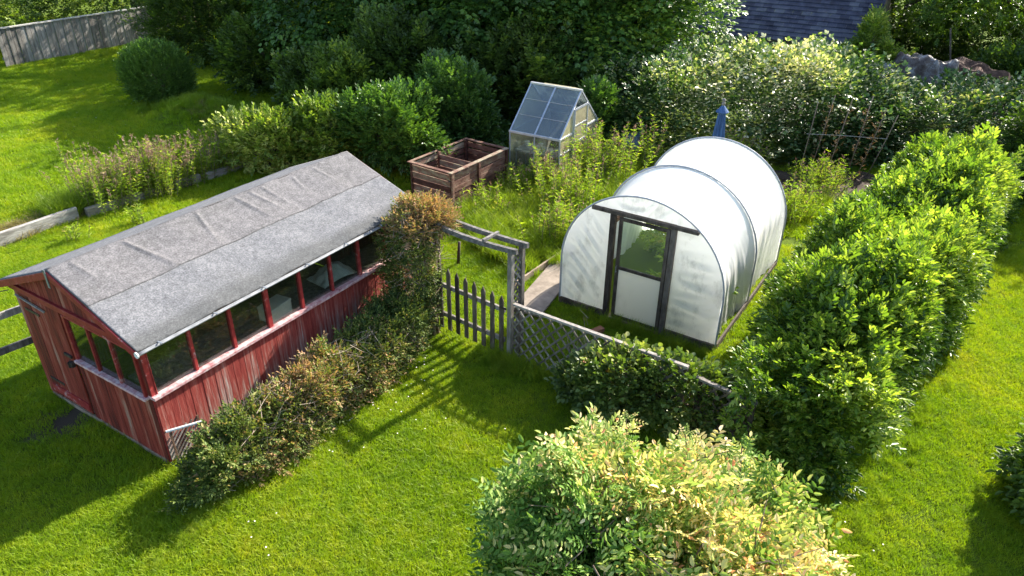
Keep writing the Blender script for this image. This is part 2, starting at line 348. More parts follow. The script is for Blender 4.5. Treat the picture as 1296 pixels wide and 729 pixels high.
def raw_mesh(name, mat, V, F, k, RR, parent=None):
    me = bpy.data.meshes.new(name); me.vertices.add(len(V)); me.vertices.foreach_set('co', np.ascontiguousarray(V, dtype=np.float32).reshape(-1))
    nf = len(F)//k; me.loops.add(len(F)); me.loops.foreach_set('vertex_index', F)
    me.polygons.add(nf); me.polygons.foreach_set('loop_start', np.arange(nf, dtype=np.int32)*k)
    me.polygons.foreach_set('loop_total', np.full(nf, k, dtype=np.int32))
    me.update(calc_edges=True)
    a = me.attributes.new('rnd', 'FLOAT', 'FACE'); a.data.foreach_set('value', RR)
    me.materials.append(MATS[mat]); o = bpy.data.objects.new(name, me); COL.objects.link(o); o.parent = parent
    return o
def vol(c, abc, yaw=0, k=2.0, n=1000, shell=.35, lump=.15, freq=1.6, seed=1, zmin=.03):
    """random points near the surface of a lumpy super-ellipsoid; returns points and outward directions"""
    g = np.random.default_rng(seed); a = np.array(abc, float); c = np.array(c, float)
    cy, sy = math.cos(yaw), math.sin(yaw); Rm = np.array([[cy, sy, 0], [-sy, cy, 0], [0, 0, 1]])
    PP, DD = [], []; got = 0
    while got < n:
        q = g.uniform(-1.25, 1.25, size=(n*6, 3)); P = (q*a)@Rm+c
        f = 1-(np.abs(q)**k).sum(1)**(1/k)+sn(P, freq, seed+5)*lump+sn(P, freq*3.3, seed+9)*lump*.45
        f = f + (0)
        pr = np.where((f > 0) & (f < shell), 1.0, np.where(f >= shell, .12, 0))
        m = (g.random(len(q)) < pr) & (P[:, 2] > zmin)
        G = np.sign(q)*np.abs(q)**(k-1)/a; G = G@Rm; G /= np.linalg.norm(G, axis=1, keepdims=True)+1e-9
        PP.append(P[m]); DD.append(G[m]); got += m.sum()
    return np.concatenate(PP)[:n], np.concatenate(DD)[:n]
def crown(name, mat, sprays, vols, parent=None, up=.35, size=(.8, 1.2), patch=.5, pf=1.2, seed=1, bias=0, jit=.45, leafvar=.25, colfn=None):
    PP, DD = [], []
    for i, kw in enumerate(vols):
        P, D = vol(seed=seed*31+i*7, **kw); PP.append(P); DD.append(D)
    P = np.concatenate(PP); D = np.concatenate(DD); D = D+np.array([0, 0, up])
    g = np.random.default_rng(seed)
    rnd = .45+bias+sn(P, pf, seed)*patch*.5+g.normal(size=len(P))*.16
    if colfn: rnd = rnd+colfn(P)
    return fol_mesh(name, mat, sprays, P, D, g.uniform(*size, size=len(P)), np.clip(rnd, 0, 1), parent, jit=jit, seed=seed, leafvar=leafvar)
def stems(name, mat, base, tips, parent, r0=.03, r1=.006, wob=.1, n=5, seed=1, sides=5):
    g = random.Random(seed); m = MB()
    for t in tips:
        b = Vector(base)+Vector((g.uniform(-.1, .1), g.uniform(-.1, .1), 0)); t = Vector(t); pts = []
        for i in range(n+1):
            s = i/n; q = b.lerp(t, s); q.z = b.z+(t.z-b.z)*(s**.75)
            w_ = wob*math.sin(s*math.pi); pts.append(q+Vector((g.uniform(-w_, w_), g.uniform(-w_, w_), 0)))
        m.tube(pts, [r0+(r1-r0)*i/n for i in range(n+1)], sides)
    return m.build(name, mat, parent, True)

SP_SMALL = [spray_alt(9, .16, .045, .022, s) for s in (1, 2, 3)]
SP_HEDGE = [spray_alt(7, .19, .115, .046, s, 52) for s in (4, 5, 6)]
SP_MID = [spray_alt(8, .24, .10, .05, s, 60) for s in (7, 8, 9)]
SP_BIG = [spray_maple(4, .42, .17, s) for s in (1, 2, 3)]
SP_PALE = [spray_maple(4, .26, .105, s) for s in (4, 5, 6)]
SP_ROW = [spray_pinnate(5, .17, .05, .021, s, 3) for s in (1, 2, 3, 4)]
SP_FAR = [spray_alt(7, .4, .17, .085, s, 60) for s in (11, 12)]
SP_GRASSY = [spray_alt(7, .22, .10, .010, s, 25) for s in (21, 22)]
SP_WIDE = [spray_alt(5, .16, .09, .07, s, 65) for s in (31, 32)]

# ------------------------------------------------------------------ placements
SHED = (-4.029, 6.472, R(58.178)); SL, SW, SZ, SR = 4.562, 2.538, 1.786, 2.283
TUN = (1.91, 9.682, R(57.413)); TW, TH, TL, TD = 1.312, 2.136, 3.291, 1.80
GH = (-.088, 16.086, R(-30.255)); GL, GD, GE, GR = 1.27, 1.932, 1.092, 1.974
CB = (-1.265, 13.938, R(55.204)); CL, CD, CH = 1.899, 1.117, .868
def loc(fr, u, v, z=0):
    c, s = math.cos(fr[2]), math.sin(fr[2]); return (fr[0]+u*c-v*s, fr[1]+u*s+v*c, z)
def inv(fr, X, Y):
    c, s = math.cos(fr[2]), math.sin(fr[2]); dx, dy = X-fr[0], Y-fr[1]; return dx*c+dy*s, -dx*s+dy*c

# ------------------------------------------------------------------ ground
def mound(X, Y):
    """low grassy bank running out from the clipped bush"""
    ax, ay, bx, by = -9.3, 20.6, -5.6, 18.6
    t = np.clip(((X-ax)*(bx-ax)+(Y-ay)*(by-ay))/((bx-ax)**2+(by-ay)**2), 0, 1)
    d = np.hypot(X-ax-t*(bx-ax), Y-ay-t*(by-ay)); return .42*np.exp(-(d/.75)**2)
def gz(X, Y): return mound(X, Y)+.018*np.sin(X*2.1+Y*.7)*np.sin(Y*1.7-X*.4)
def ground_obj():
    m = MB(); x0, x1, y0, y1 = -45, 45, -4, 62; st = .35
    xs = np.arange(x0, x1+.01, st); ys = np.arange(y0, y1+.01, st); X, Y = np.meshgrid(xs, ys)
    Z = gz(X, Y); V = np.stack([X, Y, Z], -1).reshape(-1, 3); nx = len(xs); ny = len(ys)
    i, j = np.meshgrid(np.arange(nx-1), np.arange(ny-1)); a = (j*nx+i).reshape(-1)
    F = np.stack([a, a+1, a+nx+1, a+nx], -1).reshape(-1).astype(np.int32)
    mt, nt, b, out = node_mat('lawn_ground')
    n1 = noise(nt, .55, 5, .6, world=True); n2 = noise(nt, 7, 6, .7, world=True); n3 = noise(nt, 60, 3, .8, world=True)
    v = math_n(nt, 'ADD', math_n(nt, 'MULTIPLY', n1.outputs[0], .5), math_n(nt, 'MULTIPLY', n2.outputs[0], .3))
    v = math_n(nt, 'ADD', v, math_n(nt, 'MULTIPLY', n3.outputs[0], .3))
    cr = ramp(nt, [(.3, (.04, .065, .008)), (.55, (.09, .14, .012)), (.8, (.16, .20, .02))]); nt.links.new(v, cr.inputs[0])
    # worn soil patches, real places: shed door, under hedges, vegetable ground
    geo = nt.nodes.new('ShaderNodeNewGeometry'); prev = cr.outputs[0]
    for (cx, cy, rr, col) in ((-5.72, 7.22, .5, (.085, .068, .05)), (6.9, 15.6, 1.9, (.06, .045, .03)), (-10.1, 12.6, .9, (.20, .17, .11))):
        vd = nt.nodes.new('ShaderNodeVectorMath'); vd.operation = 'DISTANCE'; vd.inputs[1].default_value = (cx, cy, 0)
        nt.links.new(geo.outputs['Position'], vd.inputs[0])
        dd = math_n(nt, 'ADD', vd.outputs['Value'], math_n(nt, 'MULTIPLY', math_n(nt, 'SUBTRACT', n2.outputs[0], .5), rr*1.6))
        mr = nt.nodes.new('ShaderNodeMapRange'); mr.inputs[1].default_value = rr*.65; mr.inputs[2].default_value = rr*1.05
        mr.inputs[3].default_value = 1; mr.inputs[4].default_value = 0; nt.links.new(dd, mr.inputs[0])
        mx = nt.nodes.new('ShaderNodeMix'); mx.data_type = 'RGBA'; nt.links.new(mr.outputs[0], mx.inputs[0])
        nt.links.new(prev, mx.inputs[6]); mx.inputs[7].default_value = (*col, 1); prev = mx.outputs[2]
    nt.links.new(prev, b.inputs['Base Color']); b.inputs['Roughness'].default_value = .95; b.inputs['Specular IOR Level'].default_value = .1
    bp = nt.nodes.new('ShaderNodeBump'); bp.inputs['Strength'].default_value = .8; bp.inputs['Distance'].default_value = .05
    nt.links.new(n3.outputs[0], bp.inputs['Height']); nt.links.new(bp.outputs[0], b.inputs['Normal'])
    o = raw_mesh('ground', 'lawn_ground', V, F, 4, np.full(len(F)//4, .5, np.float32))
    o.data.polygons.foreach_set('use_smooth', [True]*len(o.data.polygons))
    tag(o, kind='structure')
ground_obj()
m = MB(); m.box(-.26, .26, -1.0, .9, .02, .06, .4)
o = m.build('garden_path', 'concrete', bevel=.01); o.location = (.62, 10.85, 0); o.rotation_euler.z = R(-24); tag(o, kind='structure')
# fallow dug soil behind the tunnel
m = MB(); m.grid(lambda a, b: (4.6+a*4.6+b*.4, 13.9+b*2.6, .035+.05*math.sin(a*29+b*3)*math.sin(b*17)), 50, 26)
o = m.build('vegetable_plot_soil', 'soil', smooth=True); tag(o, kind='structure')

# ------------------------------------------------------------------ GARDEN SHED
def make_shed():
    t = empty('garden_shed', (SHED[0], SHED[1], 0), SHED[2], 'long red timber shed with peeling paint, grey felt roof and side windows', 'shed')
    L, W, Z, ZR = SL, SW, SZ, SR; SILL = 1.0
    zr = lambda v: Z+(ZR-Z)*(1-abs(v-W/2)/(W/2))
    # long right wall: boards under the windows
    m = MB(); n = 52
    for i in range(n):
        u0 = i*L/n; m.box(u0+.002, u0+L/n-.002, -.018+random.uniform(-.003, .003), 0, .06, SILL-.02)
    m.box(0, L, .002, .02, .06, SILL-.02, .2)
    m.build('side_wall', 'red_wall', t)
    m = MB()
    for i in range(n):
        u0 = i*L/n; m.box(u0+.002, u0+L/n-.002, W, W+.018, .06, Z-.02)
    m.build('back_wall', 'red_wall', t)
    # near gable (door left, windows right)
    DV0, DV1 = 1.52, 2.36; WV0, WV1 = .10, 1.40; WZ0, WZ1 = 1.0, 1.60
    def gable(u, name, openings, mat):
        m = MB(); n = 29
        for i in range(n):
            v0, v1 = i*W/n, (i+1)*W/n; vm = (v0+v1)/2
            segs = [(.06, None)]
            for (a, b, z0, z1) in openings:
                if a < vm < b:
                    segs = []
                    if z0 > .1: segs.append((.06, z0))
                    segs.append((z1, None))
            rr = random.random(); du = random.uniform(-.003, .003); s = -1 if u == 0 else 1
            for z0, z1 in segs:
                ta = z1 if z1 is not None else zr(v0+.002)-.03; tb = z1 if z1 is not None else zr(v1-.002)-.03
                x0, x1 = sorted((u+s*.018+du, u))
                a0, a1 = v0+.0015, v1-.0015
                vs = [(x, y, z) for x in (x0, x1) for y, z in ((a0, z0), (a1, z0), (a1, tb), (a0, ta))]
                m.add(vs, [(3, 2, 1, 0), (4, 5, 6, 7), (0, 1, 5, 4), (1, 2, 6, 5), (2, 3, 7, 6), (3, 0, 4, 7)], rr)
        return m.build(name, mat, t)
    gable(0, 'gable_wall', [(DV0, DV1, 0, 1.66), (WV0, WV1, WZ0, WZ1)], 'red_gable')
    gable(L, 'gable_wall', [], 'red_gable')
    # corner posts and frame
    for (u, v) in ((-.012, -.012), (L-.048, -.012), (-.012, W-.048), (L-.048, W-.048)):
        m = MB(); m.box(u, u+.06, v, v+.06, .03, Z-.01); m.build('corner_post', 'red_trim', t, bevel=.004)
    # door
    m = MB(); nb = 9
    for i in range(nb):
        a = DV0+i*(DV1-DV0)/nb; m.box(-.034+random.uniform(-.002, .002), -.016, a+.0015, a+(DV1-DV0)/nb-.0015, .10, 1.65)
    d = m.build('door', 'red_gable', t)
    m = MB(); m.box(-.05, -.035, DV0+.01, DV1-.01, .16, .27, .9); m.build('kickboard', 'red_trim', d)
    m = MB(); m.box(-.06, -.035, DV0+.01, DV0+.16, .97, 1.01, .4); m.tube([(-.06, DV0+.03, .96), (-.10, DV0+.03, .93), (-.10, DV0+.03, .86), (-.06, DV0+.03, .85)], .009, 6)
    m.box(-.085, -.045, DV0-.02, DV0+.05, .86, .93, .2); m.build('latch', 'dark_metal', d, bevel=.003)
    for z in (.35, 1.40):
        m = MB(); m.box(-.044, -.035, DV1-.34, DV1-.02, z, z+.035, .3); m.build('hinge', 'dark_metal', d)
    # gable window with three panes
    wf = MB(); wf.box(-.045, .012, WV0-.04, WV0, WZ0, WZ1+.03).box(-.045, .012, WV1, WV1+.05, WZ0-.02, WZ1+.03).box(-.043, .010, WV0, WV1, WZ1, WZ1+.035)
    f = wf.build('window', 'red_trim', t, bevel=.003)
    for k in (1, 2):
        m = MB(); v = WV0+(WV1-WV0)*k/3; m.box(-.04, .008, v-.014, v+.014, WZ0, WZ1); m.build('mullion', 'red_trim', f)
    m = MB(); m.box(-.08, .0, WV0-.06, WV1+.03, WZ0-.035, WZ0, .9); m.build('sill', 'red_sill', f, bevel=.004)
    for k in range(3):
        m = MB(); v = WV0+(WV1-WV0)*k/3; m.box(-.018, -.014, v+.016, v+(WV1-WV0)/3-.016, WZ0+.002, WZ1-.002); m.build('pane', 'shed_glass', f)
    # tie board under the gable triangle, base rails
    m = MB(); m.box(-.055, -.019, -.02, W+.02, 1.655, 1.735, .35); m.build('tie_board', 'red_trim', t, bevel=.004)
    m = MB(); m.box(-.03, .0, .06, W-.06, .0, .058, .8).box(.05, L-.05, -.02, .0, .0, .058, .5); m.build('base_rail', 'bare_wood', t)
    # side window band: posts, panes, sill
    NP = 8; du = (L-.06)/NP; top = Z-.04
    m = MB(); m.box(.07, L-.07, -.015, .035, top, Z-.022, .4); m.build('head_rail', 'red_trim', t)
    m = MB(); m.box(-.02, L+.01, -.065, .055, SILL-.022, SILL+.02, .8); m.build('window_sill', 'red_sill', t, bevel=.004)
    for k in range(NP+1):
        wd = .045 if k in (0, 3, 8) else (.028 if k % 2 else .032)
        u = .03+k*du; m = MB(); m.box(max(u-wd, .05) if k == 0 else u-wd/2*1.4, u+wd*.7, -.018, .045, SILL+.021, top-.001); m.build('window_post', 'red_trim', t, bevel=.003)
    for k in range(NP):
        u = .03+k*du; m = MB(); m.box(u+.03, u+du-.022, .008, .012, SILL+.022, top-.002, .5); m.build('pane', 'shed_glass', t)
    # floor and shelves inside
    m = MB(); m.box(.03, L-.03, .03, W-.03, .03, .06); m.build('floor', 'bare_wood', t)
    m = MB(); m.box(.1, L-.1, .058, .62, .95, .985, .5).box(.1, L-.1, W-.5, W-.06, .7, .73, .5).box(.5, .54, .5, .56, .06, .95).box(2.3, 2.34, .5, .56, .06, .95).box(4.1, 4.14, .5, .56, .06, .95)
    m.build('shelf', 'grey_wood', t)
    # roof: two felt slopes
    so, se = .10, .155; sl_ = (ZR-Z)/(W/2); ez = Z-se*sl_
    rng = random.Random(3)
    puck = [(.9, .50, .9, 1.0), (1.75, .48, .55, -.6), (2.5, .44, .6, .7), (2.75, .40, .5, .8), (2.95, .35, .55, .6), (3.4, .3, .4, -.4), (.2, .3, .3, .5), (3.9, .35, .4, .5)]
    def roof_z(u, s):   # s: 0 at ridge .. 1 at eave (near slope)
        z = 0
        for (pu, ps, pl, am) in puck:
            cs = (s-.02); uc = pu+(cs-.2)*.55*am
            k = math.exp(-((u-uc)/(.022+.05*cs))**2)*max(0, 1-(cs/(ps))**2)*max(0, min(1, cs/.03))
            z += .026*abs(am)*k
        z += .006*math.sin(u*5.1+s*3)+.004*math.sin(u*11-s*9)
        return z
    def slope(side, s0, s1, lift, mat, name, nu, ns):
        def fn(a, b):
            u = -so+(L+2*so)*a; s = s0+(s1-s0)*b; half = W/2+se
            v = W/2-side*s*half; z = ZR-(ZR-ez)*s+lift+(roof_z(u, s) if side > 0 else .004*math.sin(u*4))
            edge = .005*math.sin(u*37)*math.sin(u*13) if b == 1 and s1 == 1 else 0
            return (u, v-side*edge, z+.012)
        m = MB(); m.grid(fn if side < 0 else (lambda a, b: fn(1-a, b)), nu, ns)
        o = m.build(name, mat, t, True); md = o.modifiers.new('s', 'SOLIDIFY'); md.thickness = .012; md.offset = -1; return o
    slope(1, 0.0, 1.0, 0, 'felt', 'roof_felt', 260, 40)
    slope(1, -.0, .47, .011, 'felt_strip', 'felt_strip', 260, 30)
    slope(-1, 0, 1, 0, 'felt', 'roof_felt', 60, 8)
    slope(-1, 0, .09, .012, 'felt_strip', 'ridge_felt', 60, 3)
    # roof boards
    m = MB()
    for side in (1, -1):
        half = W/2+se-.02
        pts = [(-so+.02, 0), (L+so-.02, 0)]
        vs = []
        for u in (-so+.015, L+so-.015):
            vs += [(u, W/2, ZR-.01), (u, W/2-side*half, ez-.004), (u, W/2-side*half, ez-.022), (u, W/2, ZR-.03)]
        fs = [(0, 1, 2, 3), (7, 6, 5, 4), (0, 4, 5, 1), (1, 5, 6, 2), (2, 6, 7, 3), (3, 7, 4, 0)]
        m.add(vs, fs, .5)
    m.build('roof_boards', 'bare_wood', t)
    # barge boards
    for u in (-so-.012, L+so+.012):
        for side in (1, -1):
            m = MB(); m.bar((u, W/2+side*.004, ZR-.045), (u, W/2-side*(W/2+se), ez-.045), .02, .085, (0, 0, 1), .5); m.build('barge_board', 'red_trim', t, bevel=.003)
    m = MB(); m.box(-so-.032, -so-.024, W/2-.018, W/2+.018, ZR-.20, ZR+.03, .8); m.build('gable_strap', 'galv', t)
    # gutter along the eave: half-round channel
    def gfn(a, b):
        th = math.pi*b; return (-.13+(L+.26)*a, -se-.026-.026*math.cos(th), ez-.002-.026*math.sin(th))
    m = MB(); m.grid(gfn, 40, 8); g = m.build('gutter', 'gutter_grey', t, True, solid=.003)
    for k in range(7):
        m = MB(); u = .15+k*.72; m.bar((u, -se-.066, ez+.004), (u, -se+.01, ez+.004), .018, .006); m.build('gutter_clip', 'galv', g)
    m = MB(); m.tube([(-.135, -se-.026, ez-.006), (-.12, -se-.026, ez-.006)], .037, 10); m.build('end_cap', 'white_plastic', g)
    return t
make_shed()
# things in and around the shed
def place_local(o, fr, u, v, z=0, rz=0): o.location = loc(fr, u, v, z); o.rotation_euler.z = fr[2]+rz
m = MB(); m.box(-.19, .19, -.12, .12, 0, .2, .5); m.box(-.195, .195, -.125, .125, .165, .205, .8)
o = m.build('storage_box', 'white_plastic', bevel=.01); place_local(o, SHED, 1.98, .20, .987, .12); tag(o, 'white plastic box on the shelf behind the fourth shed window', 'box')
m = MB(); m.grid(lambda a, b: (a*.62-.31, b*.42-.2, .03+.22*max(0, math.sin(a*3.1))*max(0, math.sin(b*2.9+.2))+.02*math.sin(a*19)*math.sin(b*15)), 24, 20)
o = m.build('plastic_sheet', 'white_plastic', smooth=True, solid=.003); place_local(o, SHED, 3.15, .30, .99, -.1); tag(o, 'crumpled pale plastic sheet on the shelf behind a far shed window', 'sheet')
pts = [Vector((-6.1, 7.6, 1.72)).lerp(Vector((-9.5, 6.9, 1.9)), i/12)-Vector((0, 0, .22*math.sin(math.pi*i/12))) for i in range(13)]
m = MB(); m.tube(pts, .006, 5); tag(m.build('cable', 'black_cord'), 'thin black cable running from the shed gable out to the left', 'cable')
m = MB(); m.tube([(0, 0, 0), (.42, 0, .03)], [.016, .016], 8); o = m.build('waste_pipe', 'white_plastic'); o.location = loc(SHED, .02, -.03, .50); o.rotation_euler.z = SHED[2]-R(35)
tag(o, 'short white pipe sticking out of the shed corner over the hedge', 'pipe')
m = MB(); m.bar((0, 0, 0), (0, -.62, -.05), .02, .02); o = m.build('door_rod', 'grey_wood'); place_local(o, SHED, -.06, 2.42, 1.6)
tag(o, 'thin pale rod fixed across the top of the red shed door', 'rod')
# little diagonal trellis leaning on the shed corner
t = empty('wall_trellis', loc(SHED, .05, -.045), SHED[2], 'small weathered diagonal trellis panel against the red shed wall near its corner', 'trellis')
m = MB()
for i in range(-4, 7):
    x0, z0, x1, z1 = 0.0, .03+i*.075, .36, .03+i*.075+.36
    if z0 < .03: x0 += .03-z0; z0 = .03
    if z1 > .47: x1 -= z1-.47; z1 = .47
    if x1-x0 > .03: m.bar((x0, -.012, z0), (x1, -.012, z1), .022, .010, (0, -1, 0))
m.build('slats', 'grey_wood', t)
for x in (-.015, .35): m = MB(); m.box(x, x+.025, -.03, -.018, 0, .49); m.build('stile', 'bare_wood', t)

# ------------------------------------------------------------------ POLYTUNNEL
STILT = TH-TW
def hoop(th, k=1.0):
    """straight legs below, half circle above; th runs 0..pi from right foot to left foot"""
    per = STILT*2+math.pi*TW; q = th/math.pi*per
    if q < STILT: x, z = TW, q
    elif q > per-STILT: x, z = -TW, per-q
    else: a = (q-STILT)/TW; x, z = TW*math.cos(a), STILT+TW*math.sin(a)
    return x*k, z*(1-(1-k)*.5)
def top_at(x): return STILT+math.sqrt(max(0, TW*TW-x*x))
def make_tunnel():
    t = empty('polytunnel', (TUN[0], TUN[1], 0), TUN[2], 'white polythene garden tunnel with rounded top and a dark framed door', 'polytunnel')
    MID = 1.55
    def cfn(a, b):
        u = TL*a; th = math.pi*b
        s = (u % MID)/MID if u < 2*MID else .0
        seg = min(u/MID, 2.0); fr_ = seg-math.floor(seg) if seg < 2 else 0
        if u > MID: fr_ = (u-MID)/(TL-MID)
        else: fr_ = u/MID
        sag = math.sin(math.pi*fr_)
        side = abs(hoop(th)[0])/TW
        k = 1-.085*sag*(.35+.65*side)
        x, z = hoop(th, k)
        fall = max(0, 1-z/1.5)
        q = u*(1 if u < MID else -1)+z*.22
        wr = side*fall*(.016*math.sin(q*24+1.3*math.sin(u*3))+.008*math.sin(q*57+2))*(.35+sag)
        cz = .007*sag*math.sin(u*9+th*14)*math.sin(th*5+1)+.010*max(0, math.sin(u*6.3+th*9))**6*sag
        return (u, x*(1+wr/TW)-cz*math.copysign(side, x), z*(1-.028*sag)-cz)
    m = MB(); m.grid(cfn, 120, 90); m.build('cover', 'cover', t, True)
    for u in (0, MID, TL):
        m = MB(); m.tube([(u+(-.004 if u == 0 else 0), x*1.012, z+.014) for x, z in (hoop(math.pi*i/40) for i in range(41))], .015, 8); m.build('hoop', 'hoop_metal', t, True)
    # end sheets with wrinkles pulled towards the door
    def end(x0, x1, zb, u, name):
        nx, nz = 46, 46
        def fn(a, b):
            x = x0+(x1-x0)*a; zt = top_at(x)-.004; z0 = zb; z = z0+(max(zt, z0)-z0)*b
            ed = min(a, 1-a, b, 1-b)*4; ed = min(1, ed)
            q = z*1.0+abs(x)*.75; q = z-abs(x)*.55+.15*math.sin(x*4); d = .034*max(0, math.sin(q*17+1.5*math.sin(x*3)))**3*ed+.010*math.sin(q*37+x*5)*ed
            return (u-d, x, z)
        m = MB(); m.grid(fn, nx, nz); return m.build(name, 'end_sheet', t, True)
    end(.50, TW, .03, .01, 'end_sheet'); end(-TW, -.50, .03, .01, 'end_sheet'); end(-.50, .50, TD+.06, .01, 'end_sheet'); end(-TW, TW, .03, TL-.01, 'end_sheet')
    # timber door frame
    fr_ = MB(); fr_.box(-.05, .04, .44, .52, 0, TD).box(-.05, .04, -.52, -.44, 0, TD); f = fr_.build('door_frame', 'dark_wood', t, bevel=.006)
    m = MB(); m.box(-.055, .045, -.84, .83, TD+.002, TD+.055); m.build('lintel', 'dark_wood', t, bevel=.006)
    m = MB(); m.box(-.03, .035, .53, TW+.01, 0, .10).box(-.03, .035, -TW-.01, -.53, 0, .12).box(.04, TL, TW+.0, TW+.03, 0, .12).box(.04, TL, -TW-.03, -TW, 0, .12); m.build('base_board', 'dark_wood', t)
    m = MB(); m.box(-.07, .10, -.43, .43, .01, .05, .9); m.build('threshold', 'brown_wood', t)
    # door: stiles, rails, upper pane and lower sheet
    d = MB()
    for a, b in ((.315, .37), (-.43, -.375)): d.box(-.045, -.005, a, b, .06, TD-.02)
    for z in (.06, .92, TD-.075): d.box(-.043, -.007, -.374, .314, z, z+.05)
    dr = d.build('door', 'dark_wood', t, bevel=.004)
    m = MB(); m.box(-.026, -.022, -.374, .314, .972, TD-.077, .5); m.build('pane', 'door_glass', dr)
    m = MB(); m.box(-.028, -.020, -.374, .314, .112, .918, .5); m.build('lower_panel', 'door_panel', dr)
    m = MB(); m.tube([(-.05, .34, .98), (-.08, .34, .98), (-.08, .34, .88), (-.05, .34, .88)], .007, 6); m.build('handle', 'galv', dr)
    m = MB()
    for y in (1.12, -1.12): m.bar((.05, y, .95), (TL-.05, y, .95), .045, .07)
    m.build('inner_rail', 'bare_wood', t)
    return t
make_tunnel()
for k, (u, v, h) in enumerate(((.9, -.55, 1.15), (1.5, -.5, 1.3), (2.3, -.45, 1.3), (2.7, .5, 1.1))):
    t = empty('tomato_plant', loc(TUN, u, v), 0, ['tomato plant inside the tunnel nearest the door pane', 'tomato plant second from the tunnel door inside', 'tallest tomato plant deep inside the right side of the tunnel', 'tomato plant inside the far left corner of the tunnel'][k], 'plant', 'plants inside the polytunnel')
    crown('foliage', 'lf_weed', SP_MID, [dict(c=(0, 0, h/2), abc=(.36, .36, h*.55), n=260, shell=.7, lump=.3)], t, seed=60+k)
    stems('stem', 'twig', (0, 0, 0), [(0, 0, h), (.1, .1, h*.8)], t, .015, .004)

# ------------------------------------------------------------------ GREENHOUSE
def make_greenhouse():
    t = empty('greenhouse', (GH[0], GH[1], 0), GH[2], 'small aluminium greenhouse with clear pitched roof beside the wooden compost bin', 'greenhouse')
    L, D, E, Z = GL, GD, GE, GR; H = D/2
    zr = lambda v: E+(Z-E)*(1-abs(v-H)/H)
    fr_ = MB(); B = .028
    for u in (0, L):
        for v in (0, D): fr_.bar((u, v, .02), (u, v, E), B, B)
        fr_.bar((u, 0, E), (u, H, Z), B, B*1.3); fr_.bar((u, D, E), (u, H, Z), B, B*1.3)
        fr_.bar((u, 0, .03), (u, D, .03), B, B)
        fr_.bar((u, .02, E), (u, D-.02, E), .022, .03)
    for v in (0, D):
        fr_.bar((0, v, .03), (L, v, .03), B, B); fr_.bar((-.02, v, E), (L+.02, v, E), .05, .045)
    fr_.bar((-.02, H, Z+.005), (L+.02, H, Z+.005), .07, .035)
    fr_.bar((L/2, 0, .03), (L/2, 0, E), .024, .024); fr_.bar((L/2, D, .03), (L/2, D, E), .024, .024)
    fr_.bar((L/2, 0, E+.01), (L/2, H, Z+.01), .034, .024); fr_.bar((L/2, D, E+.01), (L/2, H, Z+.01), .034, .024)
    fr_.build('frame', 'aluminium', t)
    for side in (0, 1):          # roof panels, each crossed by two glazing joints
        for k in (0, 1):
            u0, u1 = k*L/2+.018, (k+1)*L/2-.018; m = MB(); v0 = .02 if side == 0 else D-.02; v1 = H
            m.grid(lambda a, b: (u0+(u1-u0)*a, v0+(v1-v0)*b, zr(v0+(v1-v0)*b)+.004), 6, 10); p_ = m.build('roof_panel', 'roof_glass', t, solid=.004)
            for q in (.33, .66): v = v0+(v1-v0)*q; m = MB(); m.bar((u0, v, zr(v)+.012), (u1, v, zr(v)+.012), .010, .006); m.build('glazing_joint', 'aluminium', p_)
    for v in (0, D):
        for k in (0, 1):
            u0, u1 = k*L/2+.016, (k+1)*L/2-.016; m = MB(); m.box(u0, u1, v-.003, v+.003, .04, E-.02, .5); m.build('wall_panel', 'front_glass', t)
    DV0, DV1 = .62, 1.30
    for u in (0, L):
        s = .002 if u else -.002
        def quad(v0, v1, z0, name, par):
            m = MB(); vs = [(u+s, v0, z0), (u+s, v1, z0), (u+s, v1, zr(v1)-.03)]
            if v0 < H < v1: vs.append((u+s, H, zr(H)-.03))
            vs.append((u+s, v0, zr(v0)-.03)); m.add(vs, [tuple(range(len(vs)))], .5); return m.build(name, 'side_glass', par, solid=.004)
        if u == 0: quad(.02, D-.02, .04, 'gable_panel', t)
        else:
            quad(.02, DV0-.02, .04, 'gable_panel', t); quad(DV1+.02, D-.02, .04, 'gable_panel', t)
            m = MB()
            for z in (.38, .74): m.bar((L+.014, .02, z), (L+.014, DV0-.02, z), .016, .028); m.bar((L+.014, DV1+.02, z), (L+.014, D-.02, z), .016, .028)
            m.bar((L+.014, .02, E), (L+.014, DV0-.02, E), .016, .035); m.bar((L+.014, DV1+.02, E), (L+.014, D-.02, E), .016, .035)
            for v in (DV0, DV1): m.bar((L+.006, v, .03), (L+.006, v, zr(v)-.02), .026, .026)
            m.build('glazing_bar', 'aluminium', t)
            m = MB(); X = L+.03; zt = 1.62
            m.bar((X, DV0+.02, .05), (X, DV0+.02, zt), .022, .03).bar((X, DV1-.02, .05), (X, DV1-.02, zt), .022, .03)
            for z in (.06, .45, .85, 1.24, zt): m.bar((X, DV0+.03, z), (X, DV1-.03, z), .02, .045 if z in (.85, zt) else .028)
            d = m.build('door', 'aluminium', t)
            m = MB(); m.box(X-.002, X+.002, DV0+.03, DV1-.03, .06, zt, .5); m.build('pane', 'side_glass', d)
            m = MB(); m.box(X+.012, X+.03, DV0+.04, DV0+.06, .8, .92); m.build('handle', 'dark_metal', d)
    m = MB(); m.add([(L*.25, H+.02, Z+.03), (L*.85, H+.02, Z+.03), (L*.85, H+.45, Z-.10), (L*.25, H+.45, Z-.10)], [(3, 2, 1, 0)], .5); m.build('roof_vent', 'side_glass', t, solid=.02)
    return t
make_greenhouse()
t = empty('potting_bench', loc(GH, .62, .35), GH[2], 'pale topped potting bench inside the greenhouse', 'bench')
m = MB(); m.box(-.55, .55, -.26, .26, .62, .66, .9); m.build('bench_top', 'sleeper', t, bevel=.004)
for x in (-.52, .52):
    for y in (-.22, .22): m = MB(); m.box(x-.015, x+.015, y-.015, y+.015, .02, .62); m.build('leg', 'aluminium', t)
